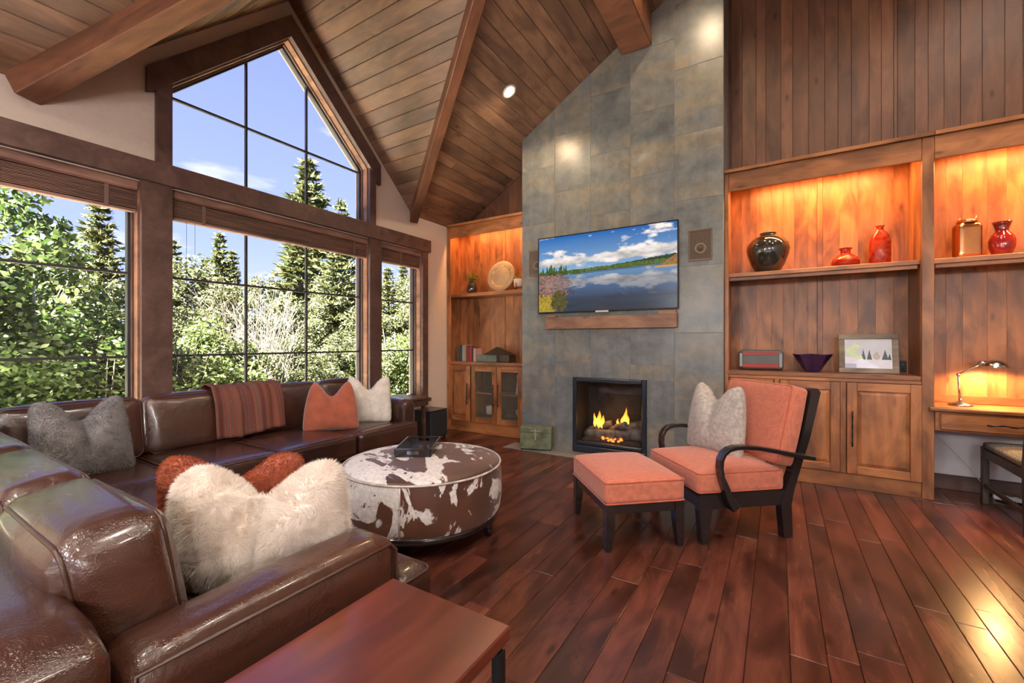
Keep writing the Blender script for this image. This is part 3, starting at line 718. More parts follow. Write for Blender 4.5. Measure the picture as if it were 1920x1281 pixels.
# desk bay at the right edge
D = empty('built_in_desk', (0, 0, 0), 0, 'built-in alder desk bay with drawer and lit shelf above at the right edge', 'desk', 'built-in shelving')
xl, xr = 1.048, 2.62
back_boards(D, xl, xr, .74, 2.84, YN - .016, 15, .10, .16)
bx(D, 'stile', xr - .07, xr, YRt, YRt + .022, 0, 2.866, 'alderz'); bx(D, 'side_panel', xr - .02, xr, YRt + .023, YN - .03, 0, 2.86, 'alderz')
bx(D, 'header', xl - .003, xr - .071, YRt, YRt + .022, 2.685, 2.866); bx(D, 'crown', xl - .003, xr, YRt - .018, YN - .03, 2.868, 2.901)
bx(D, 'shelf', xl, xr - .021, YRt + .028, YN - .03, 1.864, 1.903); bx(D, 'shelf_lip', xl + .01, xr - .03, YRt + .045, YRt + .075, 1.832, 1.863)
bx(D, 'desk_top', xl, xr - .021, YRt - .002, YN - .024, .706, .734, 'alder', .002); bx(D, 'nosing', xl - .040, xr - .021, YRt - .036, YRt - .003, .706, .734, 'alder', .006); bx(D, 'splash_board', xl, xr - .021, YN - .040, YN - .024, .735, .80)
bx(D, 'apron', xl, xr - .071, YRt + .012, YRt + .03, .55, .70)
dr = empty('drawer', (0, 0, 0)); dr.parent = D
bx(dr, 'drawer_front', 1.075, 1.80, YRt - .010, YRt + .011, .562, .692, 'alder', .008)
m = MB(); m.tube([(1.32 + .26 * k / 14, YRt - .042, .625 - .004 * math.sin(k)) for k in range(15)], [.0055 + .0018 * math.sin(k * 1.9) for k in range(15)], 7)
for q in (1.34, 1.56): m.tube([(q, YRt - .01, .625), (q, YRt - .042, .625)], .005, 6)
m.build('handle', MAT['blackmetal'], dr)
bx(D, 'batten', 1.83, 1.875, YN - .034, YN - .0225, .80, 2.84, 'alderz')
strip_light(D, 1.25, 2.4, YRt + .10, 2.835, 32)

# ------------------------------------------------------------------ things on the shelves
def lathe_thing(name, loc, prof, mt, label, cat, group=None, n=36, squash=1.0, rz=0):
    o = MB().lathe(prof, n, squash=squash).build(name, MAT[mt]); o.location = loc; o.rotation_euler = (0, 0, rz); return tag(o, label, cat, group)
MAT['glaze'] = plain('dark_glaze', (.02, .018, .014), .12, spec=.7, coat=.6, nscale=4, namp=.6)
def red_glass():
    m, nt, b, out = mat('red_glass'); b.inputs['Base Color'].default_value = (.85, .06, .02, 1); b.inputs['Roughness'].default_value = .06; b.inputs['Transmission Weight'].default_value = .55
    b.inputs['IOR'].default_value = 1.45; v = objvec(nt, (1, 1, 1)); g = noise(nt, v, 14, 2, 1); nt.links.new(ramp(nt, g, [(.35, (.55, .02, .012)), (.65, (.9, .11, .03))]).outputs[0], b.inputs['Base Color']); bump(nt, b, g, .35, .02); return m
MAT['redglass'] = red_glass()
MAT['darkred'] = plain('dark_red_glass', (.30, .012, .010), .08, spec=.7, coat=.7, nscale=5, namp=.5)
SZ = 1.906
lathe_thing('round_vase', (-.085, 4.80, SZ), [(.085, 0), (.10, .006), (.14, .08), (.172, .17), (.182, .225), (.172, .275), (.13, .325), (.085, .350), (.066, .356), (.066, .372), (.074, .378), (.066, .382), (.055, .372), (.053, .34), (0, .335)], 'glaze', 'large round black glazed vase on the long upper shelf', 'vase', 'vases on the upper shelves', 44)
v = lathe_thing('glass_vase', (.507, 4.80, SZ), [(.085, 0), (.10, .012), (.104, .045), (.092, .08), (.055, .108), (.038, .122), (.036, .15), (.05, .168), (.046, .170), (.030, .150), (.030, .125), (.048, .106), (.085, .078), (.096, .045), (.09, .014), (0, .010)], 'redglass', 'short squat red glass bottle beside the taller red one', 'vase', 'vases on the upper shelves')
v = lathe_thing('glass_vase', (.742, 4.80, SZ), [(.064, 0), (.072, .01), (.075, .10), (.074, .20), (.062, .25), (.035, .288), (.024, .302), (.024, .32), (.034, .335), (.030, .336), (.018, .318), (.018, .30), (.03, .28), (.055, .245), (.067, .20), (.068, .10), (.066, .015), (0, .012)], 'redglass', 'tall narrow-necked red glass bottle at the end of the shelf', 'vase', 'vases on the upper shelves', 30, .8)
# copper lidded jar with square-ish body
o = empty('copper_jar', (1.272, 4.80, SZ), R(12), 'square copper canister with rounded lid on the right-hand shelf', 'jar')
MB().cushion(0, 0, .14, .155, .11, .28, .03, .0, 10).build('body', MAT['copper'], o); MB().lathe([(.058, .278), (.062, .285), (.06, .30), (.04, .308), (.0, .31)], 28).build('lid', MAT['copper'], o)
MB().tube([(-.055, 0, .30), (-.05, 0, .318), (-.03, 0, .318)], .005, 6).build('clasp', MAT['copper'], o); MB().tube([(.035, 0, .305), (.055, 0, .318), (.058, 0, .335)], .005, 6).build('clasp', MAT['copper'], o)
lathe_thing('red_vase', (1.464, 4.80, SZ), [(.045, 0), (.055, .008), (.072, .07), (.074, .12), (.062, .16), (.040, .185), (.036, .20), (.048, .245), (.056, .262), (.051, .262), (.030, .20), (.03, .185), (.055, .155), (0, .15)], 'darkred', 'dark red ribbed vase with flared neck right of the copper canister', 'vase', 'vases on the upper shelves')
CZ = .973
# retro radio: chrome caps, red bands
o = empty('retro_radio', (-.145, 4.83, CZ), 0, 'small grey and red retro tabletop box with chrome ends on the counter', 'radio')
MAT['verdi0'] = plain('cap_grey', (.24, .25, .24), .35, metal=.4); MAT['radiogrey'] = plain('radio_grey', (.10, .10, .095), .4); MAT['radiored'] = plain('radio_red', (.33, .03, .025), .3)
MB().cushion(0, 0, .10, .375, .13, .19, .035, 0, 10).build('body', MAT['radiogrey'], o)
MB().box(-.15, .15, -.070, -.060, .025, .066, .003).build('red_band', MAT['radiored'], o); MB().box(-.15, .15, -.068, -.04, .140, .176, .008).build('red_band', MAT['radiored'], o)
for s in (-1, 1):
    MB().box(s * .165 - .016, s * .165 + .016, -.070, -.02, .03, .165, .006).build('chrome_cap', MAT['verdi0'], o); MB().box(s * .155 - .025, s * .155 + .025, -.05, .05, 0, .012, .003).build('foot', MAT['black'], o)
# faceted purple bowl
MAT['purple'] = plain('purple_glass', (.035, .012, .075), .12, spec=.7, coat=.5)
m = MB(); n = 8; ro = .155; rb = .055
vo = []; 
for k in range(n):
    a = 2 * math.pi * k / n; vo.append((rb * math.cos(a), rb * math.sin(a), 0))
for k in range(n):
    a = 2 * math.pi * k / n; q = ro * (1.0 if k % 2 == 0 else .90); vo.append((q * math.cos(a), q * math.sin(a), .155 + (.008 if k % 2 == 0 else 0)))
for k in range(n):
    a = 2 * math.pi * k / n; q = (ro - .012) * (1.0 if k % 2 == 0 else .90); vo.append((q * math.cos(a), q * math.sin(a), .157))
for k in range(n):
    a = 2 * math.pi * k / n; vo.append(((rb - .012) * math.cos(a), (rb - .012) * math.sin(a), .012))
fs = [tuple(range(n - 1, -1, -1)), tuple(range(3 * n, 4 * n))]
for L in range(3): fs += [(L * n + k, L * n + (k + 1) % n, (L + 1) * n + (k + 1) % n, (L + 1) * n + k) for k in range(n)]
m.add(vo, fs); o = m.build('faceted_bowl', MAT['purple']); o.location = (.266, 4.80, CZ); tag(o, 'dark purple faceted glass bowl on the counter', 'bowl')
# picture helpers: a flat print painted on its own mesh
def vnoise(nx, ny, fx, fy, seed, octs=5):
    rg = np.random.RandomState(seed); out = np.zeros((ny, nx)); amp = 1.0; tot = 0
    for o_ in range(octs):
        gx, gy = int(fx * 2 ** o_) + 2, int(fy * 2 ** o_) + 2; G = rg.rand(gy + 1, gx + 1)
        X = np.linspace(0, gx - 1e-6, nx); Y = np.linspace(0, gy - 1e-6, ny); xi = X.astype(int); yi = Y.astype(int); tx = X - xi; ty = (Y - yi)[:, None]
        tx = tx * tx * (3 - 2 * tx); ty = ty * ty * (3 - 2 * ty)
        a = G[yi][:, xi]; b = G[yi][:, xi + 1]; c = G[yi + 1][:, xi]; d = G[yi + 1][:, xi + 1]
        out += amp * ((a * (1 - tx) + b * tx) * (1 - ty) + (c * (1 - tx) + d * tx) * ty); tot += amp; amp *= .55
    return out / tot
def lin(c): c = np.asarray(c) / 255.; return np.where(c <= .04045, c / 12.92, ((c + .055) / 1.055) ** 2.4)
def print_obj(name, img, w, h, M, mt, parent):
    """img rows from the bottom up, linear rgb; plane in local x (right) and z (up)"""
    ny, nx, _ = img.shape; xs = np.linspace(-w / 2, w / 2, nx + 1); zs = np.linspace(0, h, ny + 1)
    V = np.stack([np.tile(xs, ny + 1), np.zeros((nx + 1) * (ny + 1)), np.repeat(zs, nx + 1)], 1)
    i = np.arange(nx); j = np.arange(ny)[:, None]; a = (j * (nx + 1) + i).ravel(); T_ = np.stack([a, a + 1, a + nx + 2, a + nx + 1], 1)
    o = arrays_obj(name, V, T_, mt, parent); me = o.data; ca = me.color_attributes.new('print', 'FLOAT_COLOR', 'CORNER')
    col = np.repeat(np.concatenate([img.reshape(-1, 3), np.ones((nx * ny, 1))], 1), 4, 0).astype(np.float32); ca.data.foreach_set('color', col.ravel())
    o.matrix_local = M; return o
# framed winter photograph
o = empty('picture_frame', (.665, 4.80, CZ), 0, 'grey weathered frame holding a snowy tree photograph, leaning on the counter', 'picture frame')
TILT = Matrix.Rotation(R(-9), 4, 'X') @ Matrix.Rotation(R(0), 4, 'Y')
MAT['framewood'] = wood('weathered_frame', (.14, .10, .065), (.26, .20, .14), (.40, .33, .25), rough=.6, var=.05, knots=False)
fw, fh, fb = .41, .345, .044
for (a, b, c, d) in ((-fw / 2, fw / 2, 0, fb), (-fw / 2, fw / 2, fh - fb, fh), (-fw / 2, -fw / 2 + fb, fb, fh - fb), (fw / 2 - fb, fw / 2, fb, fh - fb)):
    MB().box(a, b, -.012, .012, c, d, .004, TILT).build('frame_rail', MAT['framewood'], o)
ny, nx = 74, 96; yy, xx = np.mgrid[0:ny, 0:nx] / np.array([ny - 1, nx - 1])[:, None, None]
img = np.ones((ny, nx, 3)) * lin((196, 198, 208)); img[yy < .38] = lin((214, 214, 226)); nz = vnoise(nx, ny, 6, 6, 3)
for cx, hh, bw in ((.40, .36, .05), (.53, .34, .055), (.86, .34, .07), (.95, .22, .04)):
    t = (yy - .30) / hh; img[(t > 0) & (t < 1) & (np.abs(xx - cx) < bw * (1 - t) * (.7 + .6 * nz))] = lin((70, 84, 88))
t = np.hypot((xx - .68) / .07, (yy - .46) / .17); img[t < .9 + 2.4 * (nz - .5)] = lin((176, 166, 160))
t = np.hypot((xx - .16) / .17, (yy - .58) / .26); img[t < .85 + 2.4 * (nz - .5)] = lin((196, 214, 168))
img[(yy < .34 - .8 * np.abs(xx - .36)) & (xx > .1)] = lin((226, 228, 250)); img[(yy < .14) & (xx < .25)] = lin((170, 172, 200))
img *= (.9 + .2 * nz)[..., None]
MAT['photo'] = printed('photo_print', .25, spec=.5)
print_obj('photograph', img, fw - 2 * fb, fh - 2 * fb, TILT @ Matrix.Translation((0, -.004, fb)), MAT['photo'], o)
MB().box(-.02, .02, .0, .11, .0, .008, .002).build('easel_back', MAT['black'], o)
# wall outlet behind the frame
o = empty('wall_outlet', (.945, YN - .019, 1.03), 0, 'dark wall outlet plate behind the picture frame', 'outlet'); MB().box(-.035, .012, -.006, 0, -.05, .05, .002).build('plate', MAT['blackmetal'], o)
for q in (-.022, .018): MB().box(-.022, -.004, -.010, -.006, q - .008, q + .008, .001).build('socket', MAT['black'], o)

# left bookcase contents
SL_ = 1.923
o = empty('charger_plate', (-3.21, 4.93, SL_), 0, 'large round pewter plate standing on the left shelf', 'plate')
Mp = Matrix.Translation((0, -.02, .215)) @ Matrix.Rotation(R(78), 4, 'X')
MB().lathe([(0, .010), (.06, .009), (.13, .006), (.142, .004), (.150, .008), (.212, .014), (.218, .010), (.212, .006), (.15, -.004), (0, -.006)], 48, Mp).build('dish', MAT['brass'], o); MB().lathe([(.146, .006), (.150, .011), (.154, .008)], 48, Mp, cap=False).build('rim_bead', MAT['copper'], o)
MB().box(-.06, .06, -.06, .06, 0, .012, .003).build('stand', MAT['darkwood'], o)
o = empty('potted_plant', (-3.70, 4.90, SL_), 0, 'small dark pot with yellow-green sprigs on the left shelf', 'plant')
MB().lathe([(.045, 0), (.06, .01), (.075, .06), (.07, .11), (.05, .14), (.05, .15), (.044, .15), (.04, .12), (0, .11)], 28).build('pot', MAT['glaze'], o)
MAT['sprig'] = island('sprig_leaf', [(.10, .12, .02), (.28, .26, .05), (.16, .20, .04)], translucent=.2)
def leaf_cloud(n, sample, size, seed, flat=.5):
    rg = np.random.RandomState(seed); P = sample(rg, n); a = rg.normal(size=(n, 3)); a[:, 2] *= flat; a /= np.linalg.norm(a, axis=1)[:, None]
    b = np.cross(a, rg.normal(size=(n, 3))); b /= np.linalg.norm(b, axis=1)[:, None]; s = (size * rg.uniform(.6, 1.25, n))[:, None]
    V = np.stack([P - a * s, P + b * s * .55, P + a * s, P - b * s * .55], 1).reshape(-1, 3); T_ = np.arange(4 * n).reshape(n, 4); return V, T_
def smp(rg, n):
    t = rg.uniform(.0, 1, n); a = rg.uniform(0, 6.28, n); k = rg.randint(0, 14, n); ang = k * .45 + rg.normal(size=n) * .05; r_ = .02 + .075 * t * (.4 + (k % 3) * .3)
    return np.stack([r_ * np.cos(ang), r_ * np.sin(ang), .14 + .15 * t], 1) + rg.normal(size=(n, 3)) * .008
V, T_ = leaf_cloud(420, smp, .014, 5); arrays_obj('sprigs', V, T_, MAT['sprig'], o, kind='stuff')
MAT['cream'] = plain('cream_ceramic', (.62, .56, .50), .4)
o = empty('footed_pot', (-2.93, 4.90, SL_), 0, 'small white pot on three wooden legs beside the plate', 'pot')
MB().lathe([(.05, .05), (.06, .055), (.064, .15), (.058, .155), (.055, .08), (0, .07)], 28).build('pot', MAT['cream'], o)
for k in range(3):
    a = 2.1 * k + .5; MB().tube([(.055 * math.cos(a), .055 * math.sin(a), 0), (.066 * math.cos(a), .066 * math.sin(a), .10)], .007, 8).build('leg', MAT['darkwood'], o)
V, T_ = leaf_cloud(60, lambda rg, n: np.stack([rg.normal(size=n) * .03, rg.normal(size=n) * .03, .16 + abs(rg.normal(size=n)) * .02], 1), .016, 8); arrays_obj('sprigs', V, T_, MAT['sprig'], o, kind='stuff')
# books
bc = [('grey', (.10, .10, .10)), ('slate blue', (.06, .09, .11)), ('green', (.05, .08, .05)), ('cream', (.55, .48, .38)), ('tan', (.45, .34, .22)), ('brown', (.16, .08, .05)), ('dark red', (.26, .03, .03)), ('red', (.42, .04, .05)), ('black', (.03, .03, .03)), ('pale pink', (.60, .38, .32))]
bxp = -3.935
MAT['page'] = plain('book_pages', (.65, .58, .46), .8)
posn = ['against the bookcase side', 'second from the bookcase side', 'third from the bookcase side', 'next to the tan book', 'in the middle of the row', 'right of the tan book', 'left of the bright red book', 'third from the lidded box', 'second from the lidded box', 'next to the lidded box']
for k, (cn, c) in enumerate(bc):
    w = (.034, .03, .026, .036, .03, .034, .03, .034, .028, .036)[k]; h = (.225, .228, .215, .23, .235, .22, .20, .205, .19, .185)[k]; dd = .15
    o = empty('book', (bxp + w / 2, 4.86, .969), 0, '%s book %s' % (cn, posn[k]), 'book', 'books in a row on the left counter')
    mt = plain('cover_%d' % k, c, .5, nscale=3, namp=.25)
    m = MB(); m.box(-w / 2, -w / 2 + .003, 0, dd, 0, h); m.box(w / 2 - .003, w / 2, 0, dd, 0, h); m.box(-w / 2, w / 2, -.004, .0, 0, h, .002); m.build('cover', mt, o); MB().box(-w / 2 + .0032, w / 2 - .0032, .001, dd - .004, .004, h - .004).build('pages', MAT['page'], o)
    bxp += w + .0012
# pyramid-lidded box
o = empty('lidded_box', (-3.30, 4.89, .969), 0, 'grey-green metal box with dark pyramid lid behind it on the left counter', 'box')
MAT['verdi'] = plain('verdigris', (.12, .15, .12), .5, nscale=8, namp=.4, bumpamt=.15); MAT['bronzed'] = plain('dark_bronze', (.085, .055, .04), .4, metal=.4, nscale=6, namp=.3)
MB().box(-.235, .075, -.09, .05, 0, .098, .006).build('drawer_box', MAT['verdi'], o); MB().box(-.10, -.06, -.099, -.09, .04, .065, .002).build('clasp', MAT['brass'], o)
MB().add([(-.16, -.06, .10), (.27, -.06, .10), (.27, .12, .10), (-.16, .12, .10), (.0, .03, .205), (.04, .03, .205)], [(0, 1, 5, 4), (1, 2, 5), (2, 3, 4, 5), (3, 0, 4), (3, 2, 1, 0)]).build('pyramid_lid', MAT['bronzed'], o); MB().box(.08, .26, -.05, .11, 0, .099, .004).build('body', MAT['bronzed'], o)
# media boxes and mugs behind the wire doors
MAT['avblack'] = plain('av_black', (.015, .015, .017), .3)
def av(x0, x1, z, h, label):
    o = empty('media_box', ((x0 + x1) / 2, 4.90, z), 0, label, 'media player', 'equipment behind the wire doors'); w = x1 - x0
    MB().box(-w / 2, w / 2, -.09, .10, .008, h, .004).build('body', MAT['avblack'], o); MB().box(-w * .3, w * .3, -.0925, -.09, h * .45, h * .6).build('display', MAT['radiogrey'], o)
    for q in (-.4, .4): MB().lathe([(.012, 0), (.012, .008)], 12, Matrix.Translation((w * q, -.05, 0))).build('foot', MAT['black'], o)
av(-3.55, -3.18, .152, .10, 'black media box on the cupboard floor behind the left wire door'); av(-3.13, -2.80, .152, .10, 'black media box on the cupboard floor behind the right wire door'); av(-3.50, -3.25, .55, .05, 'slim black box on the inner shelf behind the left wire door')
def mug(x, z, r, h, label, cat, handle=True, mt='cream'):
    o = empty('mug' if handle else 'white_speaker', (x, 4.86, z), 0, label, cat); MB().lathe([(r * .8, 0), (r, .01), (r, h), (r * .9, h + .003), (r * .86, .02), (0, .015)], 24).build('body', MAT[mt], o)
    if handle: MB().tube([(-r * .9, 0, h * .8), (-r * 1.5, 0, h * .7), (-r * 1.6, 0, h * .4), (-r * .95, 0, h * .15)], .006, 6).build('handle', MAT[mt], o)
mug(-3.36, .253, .055, .11, 'small white cylinder on the media box behind the left wire door', 'speaker', False); mug(-2.86, .253, .05, .12, 'white mug low behind the right wire door', 'mug')
o = MB().lathe([(.035, 0), (.045, .02), (.03, .12), (.022, .2), (.028, .26), (0, .262)], 20).build('white_vase', MAT['cream']); o.location = (-2.90, 4.86, .549); tag(o, 'tall white vase on the inner shelf behind the right wire door', 'vase')

# ------------------------------------------------------------------ chimney: television, mantel, speakers, fireplace
o = empty('television', (-1.63, 4.505, 1.578), 0, 'large flat television showing a mountain lake, mounted on the chimney', 'television')
tw, th = 1.575, .885
MB().box(-tw / 2, tw / 2, -.004, .03, 0, th, .004).build('housing', MAT['avblack'], o)
for (a, b, c, d) in ((-tw / 2, tw / 2, th - .010, th), (-tw / 2, tw / 2, 0, .016), (-tw / 2, -tw / 2 + .010, .016, th - .010), (tw / 2 - .010, tw / 2, .016, th - .010)): MB().box(a, b, -.012, -.004, c, d, .002).build('bezel', MAT['blackmetal'], o)
MB().box(-.075, .075, -.014, -.004, -.010, .012, .002).build('logo_bar', MAT['silver'], o); MB().box(-.2, .2, .03, .044, .25, .65, .003).build('wall_mount', MAT['blackmetal'], o)
ny, nx = 168, 300; yy, xx = np.mgrid[0:ny, 0:nx] / np.array([ny - 1, nx - 1])[:, None, None]
n1 = vnoise(nx, ny, 3, 7, 1, 5); n2 = vnoise(nx, ny, 10, 14, 2, 4); n3 = vnoise(nx, ny, 60, 50, 9, 2); n4 = vnoise(nx, ny, 3, 16, 12); n5 = vnoise(nx, ny, 110, 80, 4, 2)
hz = .515 + .035 * xx
t = np.clip((yy - .53) / .47, 0, 1)[..., None]; img = lin((132, 178, 222)) * (1 - t) + lin((36, 102, 184)) * t
band = .31 * np.exp(-((yy - (.645 + .06 * xx)) / .055) ** 2) + .16 * np.exp(-(((yy - .88 - .03 * xx) / .05) ** 2 + ((xx - .83) / .16) ** 2)) + .15 * np.exp(-(((yy - .80) / .045) ** 2 + ((xx - .12) / .13) ** 2)) + .10 * np.exp(-(((yy - .93) / .03) ** 2 + ((xx - .3) / .1) ** 2)) - .055
cm = np.clip((n1 * .55 + n2 * .45 - .50 + band) / .11, 0, 1); shade = np.clip(.62 + 1.1 * (n2 - .35) + 1.2 * (yy - .66), .5, 1.02)
img = img * (1 - cm[..., None]) + lin((244, 246, 250)) * shade[..., None] * cm[..., None]
sky = img.copy(); flip = np.clip((2 * .525 - yy) * (ny - 1), 0, ny - 1).astype(int); rimg = sky[flip, np.tile(np.arange(nx), (ny, 1))] * np.array([.60, .64, .70])
dk = np.clip((yy - .16) / .30, 0, 1)[..., None]; deep = lin((56, 74, 98)) * (.55 + .9 * n4[..., None]) * np.clip(.55 + 1.6 * yy, 0, 1)[..., None]
img = np.where((yy < hz - .02)[..., None], rimg * dk + deep * (1 - dk), img)
ridge = hz + .012 + .018 * n3 + .13 * np.clip(xx - .5, 0, 1) ** 1.1
land = lin((84, 108, 52)) * (.35 + 1.2 * n5[..., None]); far = lin((44, 66, 50)) * (.6 + .8 * n5[..., None])
img = np.where(((yy < ridge) & (yy > hz - .025))[..., None], np.where(((xx > .55) & (yy > hz + .03))[..., None], far, land), img)
img = np.where(((yy < hz - .02) & (yy > hz - .045) & (xx > .25))[..., None], img * .55, img)
for k in range(44):
    rg = np.random.RandomState(k + 50); cx = rg.uniform(.0, .34); hh = rg.uniform(.06, .19) * np.interp(cx, [0, .09, .17, .34], [.5, 1, .95, .25]); tt = (yy - (.5 - .02)) / hh; wd = .018 * np.interp(hh, [.05, .2], [.6, 1])
    img = np.where(((tt > 0) & (tt < 1) & (np.abs(xx - cx) < wd * (1.05 - tt) * (.35 + 1.3 * n5)))[..., None], lin((66, 92, 40)) * (.25 + 1.5 * n5[..., None]), img)
img = np.where(((yy < .50) & (yy > .478) & (xx > .86 + .6 * (yy - .49)))[..., None], lin((186, 156, 110)), img)
img = np.where(((yy < .515 + 1.1 * (xx - .90)) & (yy > .50) & (xx > .90))[..., None], lin((150, 116, 66)) * (.4 + 1.1 * n5[..., None]), img)
bush = (xx * 1.75 + np.abs(yy - .30) * .9 + .35 * (n2 - .5)) < .50; dens = n5 > .40 + .25 * np.clip((xx - .1) / .2, 0, 1)
img = np.where((bush & (yy < .50) & dens)[..., None], lin((158, 118, 104)) * (.25 + 1.3 * n3[..., None]), img)
img = np.where((bush & (yy < .50) & ~dens)[..., None], img * .55 + lin((70, 50, 44)) * .4, img)
img = np.where(((xx < .11 + .06 * n2) & (yy < .17 + .10 * n3))[..., None], lin((172, 150, 44)) * (.3 + 1.3 * n5[..., None]), img)
img = np.where((np.hypot((xx - .17) / .07, (yy - .13) / .15) < .55 + .7 * n3)[..., None], lin((84, 82, 34)) * (.2 + 1.4 * n5[..., None]), img)
MAT['tvscreen'] = printed('television_picture', .22, emit=.62, spec=.4)
print_obj('screen', np.clip(img * .55, 0, 1), tw - .02, th - .026, Matrix.Translation((0, -.0055, .016)), MAT['tvscreen'], o)
o = empty('mantel_shelf', (-1.585, CY, 1.39), 0, 'short knotty timber mantel block under the television', 'mantel')
mb = MB().box(-.73, .73, -.07, -.001, 0, .135, .006).build('beam_block', MAT['mantel'], o)
MB().box(-.72, -.60, -.06, -.002, .136, .16, .004).build('spacer', MAT['mantel'], o); MB().box(.55, .72, -.06, -.002, .136, .175, .004).build('spacer', MAT['mantel'], o)
MAT['spkframe'] = plain('speaker_frame', (.16, .105, .075), .6); MAT['grille'] = plain('speaker_grille', (.095, .065, .048), .8, nscale=300, namp=.4, bumpamt=.3); MAT['cone'] = plain('speaker_cone', (.20, .15, .10), .6)
for x, lb in ((-.648, 'brown in-wall speaker on the tiles right of the television'), (-2.46, 'brown in-wall speaker half hidden behind the left edge of the television')):
    o = empty('wall_speaker', (x, CY - .002, 2.195), 0, lb, 'speaker', 'in-wall speakers on the chimney')
    for (a, b, c, d) in ((-.108, .108, .138, .156), (-.108, .108, -.156, -.138), (-.108, -.094, -.138, .138), (.094, .108, -.138, .138)): MB().box(a, b, -.010, -.0, c, d, .002).build('frame', MAT['spkframe'], o)
    MB().box(-.094, .094, -.006, 0, -.138, .138).build('grille', MAT['grille'], o)
    Mx = Matrix.Translation((0, -.006, -.035)) @ Matrix.Rotation(R(90), 4, 'X'); MB().lathe([(.036, 0), (.04, .004), (.05, .005), (.053, 0)], 28, Mx, cap=False).build('woofer_ring', MAT['cone'], o); MB().lathe([(.02, .0), (.014, .006), (0, .008)], 20, Mx).build('dust_cap', MAT['grille'], o)
# fireplace insert
o = empty('fireplace_insert', (-1.58, CY, 0), 0, 'black framed gas fireplace with burning logs behind glass', 'fireplace')
MAT['fbmetal'] = plain('fireplace_metal', (.045, .055, .075), .32, metal=.7); MAT['soot'] = plain('soot', (.022, .020, .021), .75, nscale=9, namp=.5)
w2, h0, h1 = .412, .055, .842
for (a, b, c, d, nm) in ((-w2, -w2 + .045, h0, h1, 'frame_side'), (w2 - .045, w2, h0, h1, 'frame_side'), (-w2 + .045, w2 - .045, h1 - .045, h1, 'frame_top'), (-w2 + .045, w2 - .045, h0 + .035, h0 + .075, 'frame_bottom')): MB().box(a, b, -.022, .02, c, d, .008).build(nm, MAT['fbmetal'], o)
MB().box(-w2, w2, -.030, .01, .004, h0 + .030, .01).build('bottom_louver', MAT['fbmetal'], o)
MB().box(-w2 + .04, w2 - .04, .018, .022, h0 + .07, h1 - .04).build('glass', glass('fire_glass', (.92, .92, .92), 1.6), o)
MAT['ember'] = plain('ember_bed', (.05, .03, .02), .9, nscale=25, namp=.8, bumpamt=.6)
for (a, b, y0, y1, z0, z1) in ((-w2 + .02, w2 - .02, .40, .41, 0, h1), (-w2 + .02, -w2 + .03, .02, .40, 0, h1), (w2 - .03, w2 - .02, .02, .40, 0, h1), (-w2 + .03, w2 - .03, .02, .40, h1 - .02, h1 - .01), (-w2 + .03, w2 - .03, .02, .40, .02, h0 + .05)): MB().box(a, b, y0, y1, z0, z1).build('firebox_panel', MAT['soot'], o)
MAT['log'] = plain('charred_log', (.17, .145, .13), .9, nscale=12, namp=.7, bumpamt=.9); MAT['coal'] = emitter('glowing_coal', (1, .16, .02), 3.0)
def fire_mat():
    m, nt, b, out = mat('flame'); nt.nodes.remove(b); g = N(nt, 'TexCoord'); s = N(nt, 'SeparateXYZ'); nt.links.new(g.outputs['Generated'], s.inputs[0])
    c = ramp(nt, s.outputs[2], [(0, (1, .30, .03)), (.25, (1, .62, .10)), (.7, (1, .42, .04)), (1, (1, .12, .01))]); em = N(nt, 'Emission'); nt.links.new(c.outputs[0], em.inputs[0]); em.inputs[1].default_value = 1.7; nt.links.new(em.outputs[0], out.inputs[0]); return m
MAT['flame'] = fire_mat()
def log(p0, p1, r, seed):
    g = random.Random(seed); p0, p1 = Vector(p0), Vector(p1); n = 9; pts = [p0.lerp(p1, k / n) + Vector((g.uniform(-.008, .008), g.uniform(-.008, .008), g.uniform(-.008, .008))) for k in range(n + 1)]
    MB().tube(pts, [r * g.uniform(.86, 1.12) for _ in pts], 10).build('log', MAT['log'], o)
log((-.33, .22, .17), (.05, .14, .20), .062, 1); log((-.05, .16, .18), (.33, .22, .23), .068, 2); log((-.10, .30, .20), (.16, .12, .33), .042, 3); log((-.32, .30, .20), (-.05, .28, .30), .045, 4); log((.05, .28, .25), (.34, .30, .32), .06, 5)
MB().cushion(0, .2, .125, .68, .28, .05, .02, .015, 12).build('ember_bed', MAT['ember'], o)
g = random.Random(5)
for k in range(16): MB().cushion(g.uniform(-.10, .12), g.uniform(.07, .12), .155 + g.uniform(-.01, .02), .03, .03, .022, .008, 0, 3).build('coal', MAT['coal'], o)
def flame(x, y, z, h, w, seed, lean=0):
    g = random.Random(seed); m = MB(); n = 14
    prof = [(w * (math.sin(math.pi * min(1, (k / n) ** .75)) * .5 + .04 * (1 - k / n)), h * k / n) for k in range(n + 1)]
    vs = []
    for k, (r, zz) in enumerate(prof):
        ox = lean * (k / n) ** 2 + .004 * math.sin(k * .7 + seed)
        for q in range(10): a = 2 * math.pi * q / 10; vs.append((x + ox + r * math.cos(a), y + r * .5 * math.sin(a), z + zz))
    fs = [(i * 10 + q, i * 10 + (q + 1) % 10, (i + 1) * 10 + (q + 1) % 10, (i + 1) * 10 + q) for i in range(n) for q in range(10)]
    m.add(vs, fs, True).build('flame', MAT['flame'], o)
for a in ((-.20, .24, .24, .21, .055, 1, .02), (-.165, .25, .24, .16, .05, 2, .03), (-.24, .24, .25, .17, .04, 3, -.01), (.03, .24, .26, .12, .035, 4, .0), (.075, .25, .26, .17, .04, 5, .02), (.11, .25, .26, .25, .045, 6, .015), (.135, .26, .27, .16, .045, 7, .0)): flame(*a)
